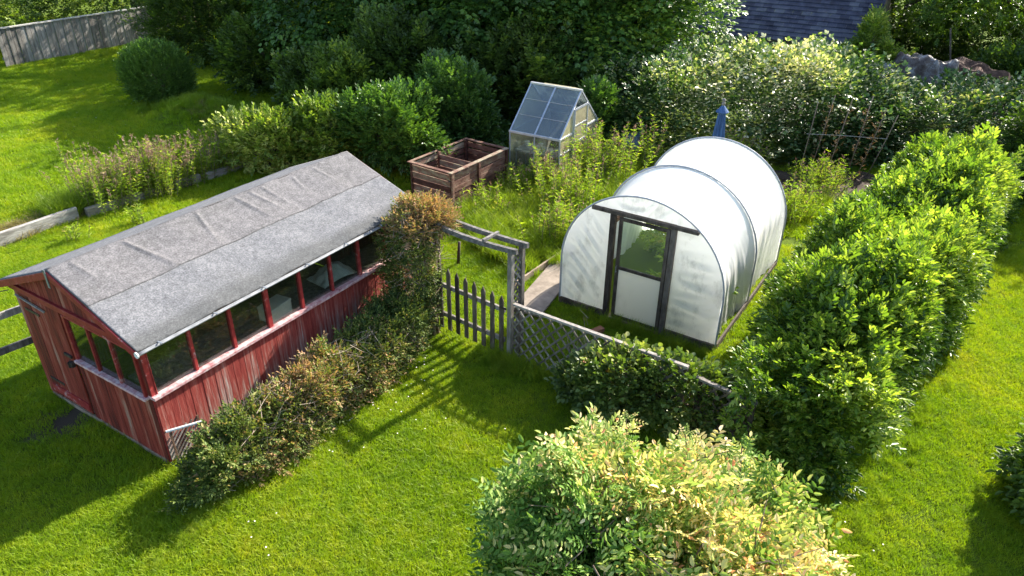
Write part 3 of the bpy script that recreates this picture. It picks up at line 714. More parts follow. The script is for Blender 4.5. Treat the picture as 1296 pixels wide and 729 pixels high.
for k, (u, v, rz) in enumerate(((.35, .28, .2), (.55, .45, -.3), (.22, .42, .7))):
    m = MB(); m.tube([(0, 0, 0), (0, 0, .1), (0, 0, .11)], [.045, .06, .065], 12); o = m.build('plant_pot', 'white_plastic'); place_local(o, GH, u, v, .662)
    tag(o, ['white pot in the middle of the greenhouse bench', 'white pot furthest right on the greenhouse bench', 'white pot furthest left on the greenhouse bench'][k], 'pot', 'white pots in the greenhouse')
m = MB(); m.box(-.2, .2, -.015, .015, 0, .34, .9); o = m.build('white_board', 'white_plastic', bevel=.004); place_local(o, GH, .92, .16, .10, .2); o.rotation_euler.x = R(-14)
tag(o, 'white board leaning under the bench at the greenhouse front', 'board')

# ------------------------------------------------------------------ COMPOST BIN
def make_bin():
    t = empty('compost_bin', (CB[0], CB[1], 0), CB[2], 'two bay open compost bin of dark weathered reddish planks', 'compost bin')
    def panel(a, b, name, n=6, top=True, seed=0):
        m = MB(); a, b = Vector(a), Vector(b); d = (b-a).normalized(); nrm = Vector((-d.y, d.x, 0)); g = random.Random(seed)
        for i in range(n):
            z = .03+i*(CH-.06)/n; o_ = nrm*g.uniform(-.006, .006); z0 = z+g.uniform(-.006, .006)
            m.bar(a+o_+Vector((0, 0, z0+.055)), b+o_+Vector((0, 0, z0+.055+g.uniform(-.012, .012))), .022, (CH-.06)/n-.018, (0, 0, 1))
        return m.build(name, 'brown_wood', t, bevel=.003)
    panel((.02, 0, 0), (CL-.02, 0, 0), 'side_panel', seed=1); panel((.02, CD, 0), (CL-.02, CD, 0), 'side_panel', seed=2)
    panel((0, .02, 0), (0, CD-.02, 0), 'end_panel', seed=3); panel((CL, .02, 0), (CL, CD-.02, 0), 'end_panel', seed=4)
    panel((CL*.47, .03, 0), (CL*.47, CD-.03, 0), 'divider', seed=5)
    for (u, v) in ((.0, -.035), (CL*.47, -.035), (CL-.0, -.035), (0, CD-.05), (CL*.47, CD-.05), (CL-.06, CD-.05)):
        m = MB(); m.box(u-.035, u+.035, v-.02, v+.02, 0, CH-.005); m.build('post', 'brown_wood', t, bevel=.004)
    m = MB(); m.box(-.05, CL+.05, -.06, .035, CH+.0, CH+.022, .95); m.box(-.05, CL+.05, CD-.03, CD+.035, CH, CH+.022, .7)
    m.box(-.05, .04, .036, CD-.031, CH, CH+.022, .5); m.box(CL-.04, CL+.05, .036, CD-.031, CH, CH+.022, .5); m.build('top_rail', 'brown_wood', t, bevel=.004)
make_bin()
m = MB(); m.grid(lambda a, b: (.05+a*(CL-.1), .05+b*(CD-.1), .22+.10*math.sin(a*9)*math.sin(b*7)), 24, 14)
o = m.build('compost_heap', 'soil', smooth=True); o.location = (CB[0], CB[1], 0); o.rotation_euler.z = CB[2]; tag(o, 'dark heap of compost lying in the wooden bin', 'compost')

# ------------------------------------------------------------------ GATE, ARCH, LATTICE FENCE
A = Vector((-.02, 8.68, 0)); Bq = Vector((-1.27, 9.62, 0)); gd = (Bq-A).normalized(); gn = Vector((-gd.y, gd.x, 0))
if gn.y < 0: gn = -gn
yawg = math.atan2(gd.y, gd.x); GW = (Bq-A).length
def make_gate():
    t = empty('picket_gate', A+gd*.10, yawg, 'dark weathered picket gate with pointed tops under the garden arch', 'gate')
    wd = GW-.16; n = 9
    for i in range(n):
        u = .04+i*(wd-.08)/(n-1); h = 1.06+.12*(i/(n-1)); m = MB()
        m.prism([(u-.036, .08), (u+.036, .08), (u+.036, h-.08), (u, h), (u-.036, h-.08)], lambda q, k: (q[0], .03-.02*k+.0, q[1])); m.build('picket', 'dark_wood', t, bevel=.002)
    for z in (.28, .78):
        m = MB(); m.box(0, wd, -.03, .008, z, z+.07); m.build('rail', 'grey_wood', t, bevel=.003)
    m = MB(); m.box(-.06, .06, .031, .04, .86, .89); m.build('latch', 'dark_metal', t)
make_gate()
def make_arch():
    t = empty('garden_arch', A, yawg, 'weathered grey timber arch with trellis side over the picket gate', 'arch')
    H = 1.80; dp = -.25 if gn.dot(Vector((-math.sin(yawg), math.cos(yawg), 0))) < 0 else .25
    W = GW+.02
    for (u, v) in ((0, 0), (0, dp), (W, 0), (W, dp)):
        m = MB(); m.box(u-.034, u+.034, v-.034, v+.034, 0, H-.04); m.build('post', 'grey_wood', t, bevel=.004)
    for v in (0, dp):
        m = MB(); sg = .05 if v == 0 else .03
        for k in range(6): a0, a1 = -.10+(W+.22)*k/6, -.10+(W+.22)*(k+1)/6; f_ = lambda q: H-sg*math.sin(math.pi*(q+.1)/(W+.22)); m.bar((a0, v, f_(a0)), (a1+.001, v, f_(a1)), .05, .07, (0, 0, 1), .4)
        m.build('top_beam', 'beam_wood', t)
    for k in range(2):
        m = MB(); u = .45+k*(W-.75)/1; a, b = sorted((0, dp)); m.box(u-.02, u+.02, a-.05, b+.04, H+.0, H+.04); m.build('cross_rung', 'beam_wood', t, bevel=.003)
    for u0 in (0, W):
        m = MB(); a, b = sorted((.03 if dp > 0 else -.03, dp+(-.03 if dp > 0 else .03))); wv = b-a; n = 17
        for i in range(-2, n):
            z = .02+i*.115
            for s in (0, 1):
                z0, z1 = (z, z+wv*1.05) if s == 0 else (z+wv*1.05, z)
                if min(z0, z1) < .04 or max(z0, z1) > H-.04: continue
                m.bar((u0-.008+.016*s, a, z0), (u0-.008+.016*s, b, z1), .012, .028, (0, 0, 1))
        m.build('side_trellis', 'grey_wood', t)
make_arch()
def lattice(a, b, h, name, label, bd=.17, drop=0.0, mat='grey_wood'):
    a, b = Vector(a), Vector(b); L = (b-a).length; yaw = math.atan2(b.y-a.y, b.x-a.x)
    t = empty(name, a, yaw, label, 'fence'); lo = .08
    m = MB()
    for s in (0, 1):
        k = -int(h/bd)-1
        while k*bd < L:
            x0, z0, x1, z1 = k*bd, lo, k*bd+(h-lo)*.9, h
            if x0 < 0: z0 += (0-x0)/.9; x0 = 0
            if x1 > L: z1 -= (x1-L)/.9; x1 = L
            if x1-x0 > .03 and z1 > z0:
                if s: pa, pb = (L-x0, .016, z0), (L-x1, .016, z1)
                else: pa, pb = (x0, 0, z0), (x1, 0, z1)
                m.bar(pa, pb, .010, .026, (0, 0, 1))
            k += 1
    m.build('lattice', 'dark_wood' if mat != 'grey_wood' else 'lattice_wood', t)
    m = MB(); m.bar((-.02, .008, h+.015), (L+.02, .008, h+.015-drop), .055, .035); m.build('top_rail', 'grey_wood', t, bevel=.004)
    for u in (.03, L-.03):
        m = MB(); m.box(u-.03, u+.03, .03, .085, 0, h+.0); m.build('post', 'dark_wood', t, bevel=.004)
lattice((.04, 8.60, 0), (2.13, 7.19, 0), .98, 'trellis_fence', 'grey diamond lattice fence running from the arch post past the tunnel door')
lattice((2.25, 7.08, 0), (2.85, 6.70, 0), .90, 'trellis_fence', 'short darker lattice fence panel between the brambles and the big hedge', .15, .08, 'dark_wood')
m = MB(); m.tube([(0, 0, 0), (.03, .01, .45)], [.03, .026], 7); o = m.build('wooden_stake', 'dark_wood', smooth=True); o.location = (-.98, 11.65, 0)
tag(o, 'short dark wooden stake standing in grass beyond the gate', 'stake')
m = MB(); m.bar((0, 0, .06), (.95, 1.35, .06), .035, .13); o = m.build('edging_board', 'bare_wood', bevel=.004); o.location = (.02, 10.75, 0)
tag(o, 'wooden edging board along the path left of the tunnel', 'board')
m = MB(); m.box(-.11, .11, -.05, .05, 0, .07); o = m.build('loose_brick', 'terracotta', bevel=.006); o.location = (1.32, 9.42, .02); o.rotation_euler.z = .6
tag(o, 'loose brick in the grass before the tunnel doorway', 'brick')

# post and rail behind the shed at the left edge
t = empty('rail_fence', (-6.62, 8.42, 0), math.atan2(-.9, -.75)-0.0, 'grey timber rail fence meeting the left side of the red shed', 'fence')
for z in (.47, .97):
    m = MB(); m.box(.05, 2.2, -.02, .02, z-.05, z+.05); m.build('rail', 'grey_wood', t, bevel=.004)
for u in (0.0, 2.2):
    m = MB(); m.box(u-.045, u+.045, .021, .11, 0, 1.15); m.build('post', 'grey_wood', t, bevel=.005)

# ------------------------------------------------------------------ BEAN POLES, PARASOL, BUTT
t = empty('bean_frame', (7.2, 16.1, 0), 0, 'row of thin garden canes with a cross string behind the tunnel', 'cane frame')
cn = [((-.6, -.1), (.12, .05), 1.85), ((-.25, .15), (.2, .0), 1.95), ((-.05, -.25), (.25, .05), 2.0), ((.62, .1), (.18, .05), 1.95), ((.72, -.15), (.3, 0), 1.75), ((1.15, .2), (.35, 0), 1.5)]
for (b0, d0, h) in cn:
    m = MB(); m.tube([(b0[0], b0[1], 0), (b0[0]+d0[0]*.5+.01, b0[1]+d0[1]*.5, h*.5), (b0[0]+d0[0], b0[1]+d0[1], h)], [.013, .011, .008], 6); m.build('cane', 'dead_twig', t, True)
m = MB(); m.tube([(-.58, -.05, 1.12), (.2, 0, 1.08), (1.35, .1, .98)], .006, 5); m.build('cross_string', 'cord', t)
P_, D_ = [], []
for (b0, d0, h) in cn[1:5]:
    for i in range(46):
        z = random.uniform(.1, h*.9); s = z/h; P_.append((b0[0]+d0[0]*s+random.gauss(0, .04), b0[1]+d0[1]*s+random.gauss(0, .04), z)); D_.append((random.gauss(0, 1), random.gauss(0, 1), .6))
fol_mesh('dead_vine', 'lf_dry', SP_SMALL, np.array(P_), np.array(D_), np.full(len(P_), .7), RNG.uniform(0, .6, len(P_)), t)

t = empty('garden_parasol', (4.42, 15.3, 0), .3, 'closed blue parasol standing behind the white tunnel', 'parasol')
m = MB(); m.tube([(0, 0, 0), (0, 0, 2.02)], .02, 8); m.build('pole', 'grey_wood', t)
def pf(a, b):
    th = 2*math.pi*a; z = .95+b*.93; k = .5+.5*math.cos(th*8); r_ = (.17-.10*b)*(.62+.38*k); return (r_*math.cos(th), r_*math.sin(th), z)
m = MB(); m.grid(pf, 96, 12); m.build('canopy', 'blue_cloth', t, True)
m = MB(); m.tube([(0, 0, 1.80), (0, 0, 1.82), (0, 0, 1.90), (0, 0, 1.95)], [.13, .14, .07, .03], 14); m.build('cap', 'blue_cloth', t)
m = MB(); m.tube([(0, 0, 1.95), (0, 0, 2.0), (0, 0, 2.03), (0, 0, 2.07), (0, 0, 2.1)], [.028, .045, .028, .045, .02], 10); m.build('finial', 'grey_wood', t)
m = MB(); m.tube([(0, 0, 0), (0, 0, .05), (0, 0, .07)], [.24, .24, .05], 20); m.build('base', 'concrete', t)

m = MB(); m.tube([(0, 0, 0), (0, 0, .3), (0, 0, .62), (0, 0, .66), (0, 0, .66)], [.2, .24, .23, .245, .1], 20); o = m.build('water_butt', 'blue_grey', smooth=False); o.location = (2.85, 17.3, 0)
tag(o, 'blue grey tub in shade under the trees right of the greenhouse', 'tub')

# ------------------------------------------------------------------ RAISED BED EDGES, BACK FENCE
def edge(a, b, z, wd, ht, label, mat):
    m = MB(); a = Vector(a); b = Vector(b); L = (b-a).length; m.box(0, L, -wd/2, wd/2, 0, ht)
    o = m.build('sleeper_edging', mat, bevel=.012); o.location = (a.x, a.y, z); o.rotation_euler.z = math.atan2(b.y-a.y, b.x-a.x); tag(o, label, 'edging')
edge((-11.2, 9.55), (-8.78, 13.42), 0, .09, .26, 'pale weathered sleeper edging the raised bed at the left', 'sleeper')
edge((-8.65, 13.5), (-7.1, 15.5), 0, .12, .19, 'low dark sleeper edging behind the tall pinkish weeds', 'old_sleeper')
edge((-7.0, 15.6), (-5.9, 17.0), 0, .12, .17, 'low dark sleeper leading on towards the pale green shrubs', 'old_sleeper')
fa, fb = Vector((-17.95, 26.05, 0)), Vector((-14.7, 31.6, 0)); FL = (fb-fa).length
t = empty('panel_fence', fa, math.atan2(fb.y-fa.y, fb.x-fa.x), 'grey vertical board fence at the far left end of the lawn', 'fence')
m = MB(); n = 38
for i in range(n):
    m.box(i*FL/n+.006, (i+1)*FL/n-.006, -.012+(.016 if i % 2 else 0), .012+(.016 if i % 2 else 0), .02, 1.28)
m.build('boards', 'fence_wood', t)
m = MB(); m.box(-.02, FL+.02, -.05, .06, 1.281, 1.32, .95); m.build('capping', 'sleeper', t)
m = MB(); m.box(0, FL, .03, .07, .25, .34).box(0, FL, .03, .07, .95, 1.04); m.build('back_rail', 'fence_wood', t)

# ------------------------------------------------------------------ SLATE ROOFED OUTBUILDING, JUNK HEAP
def make_outbuilding():
    C = (11.2, 23.8); yw = R(150)
    t = empty('slate_roofed_outbuilding', (C[0], C[1], 0), yw, 'low outbuilding with dark blue grey slate roof behind the far hedge', 'outbuilding')
    L, D, E, s = 8.0, 6.6, 1.4, .7       # local +x along the eave to the left, local -y goes back
    m = MB(); m.box(.15, L-.15, -D+.2, -.2, 0, E-.02, .5); m.build('wall', 'brick_wall', t)
    m = MB(); H = D/2
    g = random.Random(5); nr = 20; bw = .3; st = math.hypot(H, H*s)/nr; cs = 1/math.hypot(1, s)
    for side in (0, 1):
        for r_ in range(nr):
            y0 = (r_)*st*cs; y1 = (r_+1.15)*st*cs; x = -.15*(r_ % 2)
            while x < L:
                a0, a1 = max(x+.002, 0), min(x+bw-.002, L)
                if a1 > a0:
                    j = g.uniform(-.003, .003); z0 = E+y0*s+.045+j; z1 = E+y1*s+.012+j
                    if side == 0: vs = [(a0, -y0, z0), (a1, -y0, z0), (a1, -y1, z1), (a0, -y1, z1), (a0, -y0, z0-.03), (a1, -y0, z0-.03)]; fs = [(1, 0, 3, 2), (0, 1, 5, 4)]
                    else: vs = [(a0, -D+y0, z0), (a1, -D+y0, z0), (a1, -D+y1, z1), (a0, -D+y1, z1), (a0, -D+y0, z0-.012), (a1, -D+y0, z0-.012)]; fs = [(0, 1, 2, 3), (1, 0, 4, 5)]
                    m.add(vs, fs, g.random())
                x += bw
    m.build('slate_roof', 'slate', t)
    m = MB(); m.prism([(.0, E-.02), (-H, E+H*s-.02), (-D, E-.02)], lambda q, k: (.14-.10*k if True else 0, q[0], q[1])); m.prism([(.0, E-.02), (-H, E+H*s-.02), (-D, E-.02)], lambda q, k: (L-.1*k-.04, q[0], q[1])); m.build('gable', 'brick_wall', t)
    m = MB(); m.tube([(0, -H, E+H*s+.03), (L, -H, E+H*s+.03)], .09, 8); m.build('ridge', 'slate', t)
make_outbuilding()
def heap(name, c, abc, label, mat, seed=1, amp=.3):
    def fn(a, b):
        th = 2*math.pi*a; ph = b*math.pi/2; q = np.array([[math.cos(th)*math.cos(ph), math.sin(th)*math.cos(ph), math.sin(ph)]])
        k = 1+amp*float(sn(q, 4, seed)[0])*.6+amp*.35*float(sn(q, 13, seed+1)[0]); return (q[0][0]*abc[0]*k, q[0][1]*abc[1]*k, q[0][2]*abc[2]*k)
    m = MB(); m.grid(fn, 72, 20); o = m.build(name, mat, smooth=True); o.location = c; tag(o, label, 'heap'); return o
heap('tarpaulin_heap', (12.1, 22.1, 0), (1.5, .9, 1.65), 'crumpled grey sheeting heaped beside the slate roofed outbuilding', 'tarp', 3, .25)
heap('rubble_heap', (13.8, 22.5, 0), (1.6, 1.0, 1.35), 'dark brown rubble heap right of the grey sheeting', 'junk_brown', 8, .3)
m = MB(); m.tube([(0, 0, 0), (-.25, .1, 1.0)], .025, 6); o = m.build('leaning_pole', 'grey_wood'); o.location = (13.2, 22.6, 1.3); tag(o, 'pale pole leaning out of the heap behind the far hedge', 'pole')

# ------------------------------------------------------------------ HEDGES
def hedge_thing(name, label, c, abc, yaw, mat, sprays, n, cat='hedge', **kw):
    t = empty(name, (c[0], c[1], 0), yaw, label, cat)
    shell = kw.pop('shell', .3); lump = kw.pop('lump', .12); freq = kw.pop('freq', 1.6); k = kw.pop('k', 4)
    crown('foliage', mat, sprays, [dict(c=(0, 0, c[2]), abc=abc, n=n, k=k, shell=shell, lump=lump, freq=freq)], t, **kw)
    g = random.Random(int(kw.get('seed', 1))); m = MB(); q = max(4, int(abc[0]*2.2))
    for i in range(q):
        x = -abc[0]*.85+i*abc[0]*1.7/(q-1); hh = c[2]+abc[2]*.7
        for j in range(3):
            m.tube([(x, g.uniform(-.1, .1), 0), (x+g.uniform(-.2, .2), g.uniform(-.25, .25)*abc[1], hh*.5), (x+g.uniform(-.4, .4), g.uniform(-.6, .6)*abc[1], hh)], [.035, .022, .008], 5)
    m.build('stems', 'twig', t, True)
    return t
hedge_thing('laurel_hedge', 'tall bright green hedge running up the right side of the white tunnel', (6.50, 10.75, .15), (5.15, .98, 1.66), R(51.5), 'lf_hedge', SP_HEDGE, 24000,
            shell=.26, lump=.15, freq=2.4, seed=11, patch=.85, pf=3.0, up=.5, size=(.5, .95), bias=.10, jit=.65, leafvar=.5)
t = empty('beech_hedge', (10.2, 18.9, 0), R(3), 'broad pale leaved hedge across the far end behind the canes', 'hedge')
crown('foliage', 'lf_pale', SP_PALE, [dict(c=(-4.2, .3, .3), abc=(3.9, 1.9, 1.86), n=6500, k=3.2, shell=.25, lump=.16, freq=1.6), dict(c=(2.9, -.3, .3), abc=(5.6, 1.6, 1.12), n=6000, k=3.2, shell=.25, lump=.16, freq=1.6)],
      t, seed=12, patch=.6, up=.6, size=(.8, 1.4), leafvar=.5, jit=.6, bias=-.30, colfn=lambda P: np.clip((P[:, 2]-1.25)*.6, 0, .42))  # leaves paler with height: young tips, plus sunlit top put into the colour
stems('stems', 'twig', (0, 0, 0), [(x, 0, 1.3) for x in (-5, -3, -1, 1, 3, 5)], t, .04, .01)
t = hedge_thing('clipped_hedge', 'low scruffy half dead hedge along the side of the red shed', (-2.40, 7.66, .03), (1.88, .38, .66), R(58.2), 'lf_scruff', SP_SMALL, 9000,
            shell=.5, lump=.2, freq=4.2, seed=13, patch=.9, pf=2.6, up=.5, size=(.6, 1.3), k=3.2, leafvar=.4, jit=.8, bias=.0)
def twigs(parent, c, abc, n, seed, mat='dead_twig', ln=(.15, .5), name='dead_twigs', r=.004):
    P, D = vol(c, abc, 0, 3.5, n, .2, .1, 2, seed); g = random.Random(seed); m = MB()
    for q, d in zip(P, D):
        q = Vector(q); d = (Vector(d)*.5+Vector((g.gauss(0, 1), g.gauss(0, 1), g.gauss(0, .6)))).normalized(); l = g.uniform(*ln)
        m.tube([q-d*l*.5, q+Vector((0, 0, g.uniform(-.03, .03))), q+d*l*.5], [r, r*.8, r*.4], 4)
    return m.build(name, mat, parent)
twigs(t, (0, 0, .03), (2.02, .40, .70), 800, 5)
def shrub(name, label, c, vols, mat, sprays, cat='shrub', group=None, st=8, r0=.025, rot=0, stem_mat='twig', **kw):
    t = empty(name, (c[0], c[1], float(gz(np.array(c[0]), np.array(c[1])))), rot, label, cat, group)
    crown('foliage', mat, sprays, vols, t, **kw)
    g = random.Random(kw.get('seed', 1)); v = vols[0]; tips = []
    for i in range(st):
        vv = vols[i % len(vols)]; a = g.uniform(0, 6.28); tips.append((vv['c'][0]+math.cos(a)*vv['abc'][0]*.55, vv['c'][1]+math.sin(a)*vv['abc'][1]*.55, vv['c'][2]+vv['abc'][2]*g.uniform(.2, .75)))
    stems('stems', stem_mat, (0, 0, 0), tips, t, r0, .005, .08, 5, kw.get('seed', 1)); return t
# climber swallowing the left side of the arch and the shed corner
t = shrub('climbing_shrub', 'tall dry topped climber swallowing the arch beside the far shed corner', (-1.20, 9.38), [
    dict(c=(-.02, .25, 1.80), abc=(.46, .32, .23), n=1300, shell=.5, lump=.3, freq=3, yaw=R(-30)),
    dict(c=(-.32, .05, .88), abc=(.22, .40, .92), n=2000, shell=.45, lump=.18, freq=3, k=3, yaw=R(58)),
    dict(c=(-.42, -.45, .45), abc=(.28, .5, .42), n=900, shell=.45, lump=.18, freq=3, yaw=R(58))],
    'lf_scruff', SP_SMALL, seed=14, st=14, patch=.8, pf=2.5, jit=.7, leafvar=.4, size=(.7, 1.1), colfn=lambda P: np.where(P[:, 2] > 1.6, .42, -.08))
twigs(t, (-.22, .15, 1.0), (.36, .42, 1.0), 260, 6)
# dark dry tuft on top of the climber
# foreground shrub, pinnate leaves turning colour
t = shrub('rowan_shrub', 'large foreground shrub with cream, yellow and pink tinted feathery leaves', (1.08, 3.50), [
    dict(c=(.0, .10, 1.50), abc=(.95, 1.0, 1.08), n=2000, shell=.55, lump=.27, freq=3.0),
    dict(c=(.62, .10, 1.30), abc=(.72, .8, .92), n=1100, shell=.55, lump=.27, freq=3.4),
    dict(c=(-.62, .0, 1.45), abc=(.66, .75, .92), n=1000, shell=.55, lump=.27, freq=3.4)],
    'lf_rowan', SP_ROW, seed=15, st=26, patch=.6, pf=3.4, up=.7, size=(.8, 1.5), jit=.65, leafvar=.4, colfn=lambda P: .13*np.clip(P[:, 0]+.05, -1, 1)+.06)
SHOOTS = ((.55, .35, 2.1, .6), (-.2, .75, 2.15, .45), (.25, .7, 2.2, .3), (-.8, .4, 2.0, .3), (1.0, .2, 1.8, .35))
m = MB(); g = random.Random(4)
for (x, y, z, h) in SHOOTS:
    m.tube([(x, y, z-.3), (x+.02, y, z+h*.5), (x-.01, y+.02, z+h)], [.009, .007, .004], 5)
m.build('shoots', 'twig', t, True)
twigs(t, (.05, .05, 1.4), (1.15, .9, 1.0), 260, 31, 'twig', (.2, .6), 'twigs', .006)
P_, D_ = [], []
for (x, y, z, h) in SHOOTS:
    for i in range(9):
        a = i*2.4; s = .35+.65*i/8; P_.append((x, y, z+h*s)); D_.append((math.cos(a), math.sin(a), .5))
fol_mesh('shoot_leaves', 'lf_rowan', SP_ROW, np.array(P_), np.array(D_), np.full(len(P_), .62), RNG.uniform(.3, .8, len(P_)), t, jit=.15)
# bramble and currants in front of the lattice
br = [((1.55, 7.55), (.62, .42, .52), .45, 900), ((2.25, 7.35), (.55, .4, .5), .45, 800), ((1.05, 7.75), (.35, .28, .30), .25, 380)]
for i, ((x, y), abc, cz, n) in enumerate(br):
    shrub('bramble', ['leafy bramble with curling leaves halfway along the lattice fence', 'dense bramble under the right end of the lattice top rail', 'low dark bramble at the foot of the lattice near the arch'][i], (x, y),
          [dict(c=(0, 0, cz), abc=abc, n=n, shell=.5, lump=.25, freq=3)], 'lf_bramble', SP_WIDE, seed=20+i, st=9, r0=.012, patch=.6, pf=3, size=(.6, 1.1), up=.5, cat='bramble')
m = MB(); g = random.Random(8)
for i in range(9):
    x, y = g.uniform(-.3, .35), g.uniform(-.15, .15); h = g.uniform(.6, 1.05)
    q = [(x, y, 0), (x+g.uniform(-.05, .05), y, h*.5), (x+g.uniform(-.12, .12), y+g.uniform(-.08, .08), h)]; m.tube(q, [.006, .005, .002], 5)
    for k in range(3): s = g.uniform(.5, .95); m.tube([(q[1][0], y, h*s), (q[1][0]+g.uniform(-.12, .12), y+.03, h*s+.12)], [.003, .0015], 4)
o = m.build('dead_stalks', 'dead_twig'); o.location = (1.05, 8.25, 0); tag(o, 'bare pale dead stalks rising behind the lattice fence', 'stalks')
# clipped round bush on the back lawn
shrub('round_bush', 'dense rounded dark green bush standing alone on the far lawn', (-10.7, 22.0), [dict(c=(0, 0, .80), abc=(.93, .92, .86), n=5000, shell=.3, lump=.08, freq=2.5, k=2.5)],
      'lf_box', SP_SMALL, 'bush', seed=30, size=(.9, 1.5), up=.9, patch=.4)
# pale lit shrubs and darker privets between shed and compost
sh = [
 ('elder_shrub', 'pale lit loose shrub at the back edge of the shed roof, leftmost of its row', (-5.8, 16.2), (.95, .7, .62), .55, 'lf_elder', 1300, .3),
 ('elder_shrub', 'yellow green loose shrub right of the palest shrub beyond the shed', (-4.4, 16.7), (1.0, .8, .78), .7, 'lf_elder', 1500, .25),
 ('privet_shrub', 'mid green bushy shrub behind the left end of the compost bin', (-2.9, 16.4), (1.15, .9, 1.0), .9, 'lf_privet', 3000, .25),
 ('privet_shrub', 'dark dense shrub behind the compost bin beside the greenhouse', (-1.5, 17.6), (1.2, .9, 1.25), 1.0, 'lf_privet', 3200, -.05),
 ('hawthorn_shrub', 'shaded shrub on the lawn edge under the far trees', (-4.6, 19.4), (1.5, 1.1, 1.0), .8, 'lf_dark', 2600, .15),
 ('hawthorn_shrub', 'dark shrub mass below the sycamore, left of the greenhouse', (-2.9, 20.2), (1.6, 1.2, 1.4), 1.2, 'lf_dark', 3000, 0),
 ('hawthorn_shrub', 'dark shrub at the far end of the grass bank', (-7.6, 23.8), (1.7, 1.2, 1.2), 1.0, 'lf_dark', 2600, .1),
 ('hawthorn_shrub', 'dark shrub right behind the round bush', (-11.2, 27.6), (2.2, 1.4, 1.5), 1.2, 'lf_dark', 2800, 0),
 ('hawthorn_shrub', 'dark shrub filling the shade right behind the greenhouse roof', (.6, 20.0), (2.0, 1.2, 1.3), 1.1, 'lf_dark', 2600, .05),
 ('hawthorn_shrub', 'low dark shrub right of the rubble heap', (16.6, 23.6), (1.6, 1.1, .8), .6, 'lf_elder', 2000, -.1),
 ('hawthorn_shrub', 'shrub below the leaning trunk at the top right', (19.6, 26.0), (2.4, 1.3, 1.0), .8, 'lf_elder', 2600, -.1),
 ('hawthorn_shrub', 'shrub behind the leaning trunk near the upper right corner', (18.0, 29.0), (3.4, 1.5, 1.3), 1.0, 'lf_dark', 3000, .1),
 ('bay_shrub', 'small grey green bush in shade at the greenhouse right corner', (2.0, 17.9), (.6, .5, .8), .8, 'lf_privet', 1100, .1),
]
for i, (nm, lb, c, abc, cz, mt, n, bs) in enumerate(sh):
    shrub(nm, lb, c, [dict(c=(0, 0, cz), abc=abc, n=n, shell=.5, lump=.34, freq=2.4)], mt, SP_MID if 'hawthorn' not in nm else SP_FAR, seed=40+i, bias=bs, size=(.75, 1.2) if 'hawthorn' not in nm else (.6, 1.0), up=.6)
# right edge bushes
shrub('dark_bush', 'dark bush cut off by the right edge in the foreground', (6.5, 5.7), [dict(c=(0, 0, .5), abc=(.75, .75, .7), n=2400, shell=.4, lump=.2, freq=2.5)], 'lf_dark', SP_MID, seed=55, cat='bush', bias=.1)
shrub('dark_bush', 'tall shaded bush at the right edge beyond the bright hedge', (12.3, 15.3), [dict(c=(0, 0, 1.1), abc=(1.5, 1.3, 1.5), n=3500, shell=.4, lump=.2, freq=2.0)], 'lf_dark', SP_MID, seed=56, cat='bush', bias=0)
shrub('ivy_shrub', 'bright ivy like shrub growing along the right edge of the slate roof', (10.9, 22.9), [dict(c=(-.2, .3, 1.0), abc=(1.6, .35, .75), n=1200, shell=.5, lump=.25, freq=3, yaw=R(-30)), dict(c=(.5, 1.3, 1.7), abc=(.28, 1.6, .75), n=1100, shell=.5, lump=.25, freq=3, yaw=R(-28))],
      'lf_elder', SP_MID, seed=57, bias=.05, size=(.7, 1.1))

hg = bpy.data.objects['laurel_hedge']
P_, D_ = vol((0, 0, .15), (5.1, .95, 1.74), 0, 4, 1500, .06, .15, 2.4, 11*31)
k_ = P_[:, 2] > 1.0; P_ = P_[k_]; D_ = D_[k_]*.3+np.array([0, 0, 1.0])
g = np.random.default_rng(12)
fol_mesh('new_shoots', 'lf_hedge', SP_HEDGE, P_, D_, g.uniform(.55, 1.1, len(P_)), np.clip(.6+g.normal(size=len(P_))*.2, 0, 1), hg, jit=.3, seed=12, leafvar=.3)

# ------------------------------------------------------------------ TREES
def tree(name, label, c, vols, mat, sprays, h, r, seed, limbs=9, group=None, **kw):
    t = empty(name, (c[0], c[1], 0), 0, label, 'tree', group)
    cr = crown('crown', mat, sprays, vols, t, seed=seed, **kw)
    g = random.Random(seed); m = MB(); ln = (g.uniform(-.2, .2), g.uniform(-.2, .2))
    m.tube([(0, 0, -.1), (ln[0]*.3, ln[1]*.3, h*.3), (ln[0], ln[1], h*.65), (ln[0]*1.4, ln[1], h)], [r*1.3, r, r*.7, r*.2], 10)
    for i in range(limbs):
        v = vols[i % len(vols)]; a = g.uniform(0, 6.28); s = g.uniform(.3, .75); b = Vector((ln[0]*s, ln[1]*s, h*s))
        e = Vector((v['c'][0]+math.cos(a)*v['abc'][0]*.75, v['c'][1]+math.sin(a)*v['abc'][1]*.75, v['c'][2]+g.uniform(-.3, .5)*v['abc'][2]))
        mid = b.lerp(e, .5)+Vector((0, 0, .3)); m.tube([b, mid, e], [r*.4, r*.22, r*.06], 6)
    m.build('trunk', 'bark', t, True)
V_ = lambda x, y, z, a, b, c, n, **k: dict(c=(x, y, z), abc=(a, b, c), n=n, shell=k.get('shell', .45), lump=.34, freq=k.get('freq', 1.5))
tree('sycamore_tree', 'large sycamore with broad hanging leaves directly behind the greenhouse', (1.0, 23.2), [V_(0, 0, 3.2, 3.6, 3.0, 2.5, 4600), V_(1.6, -1.4, 2.8, 2.4, 2.0, 1.7, 2400), V_(-2.2, -1.2, 2.8, 2.2, 1.9, 1.8, 2200)], 'lf_syc', SP_BIG, 4.4, .25, 70, up=.1, size=(.8, 1.2), bias=.05, patch=.6)
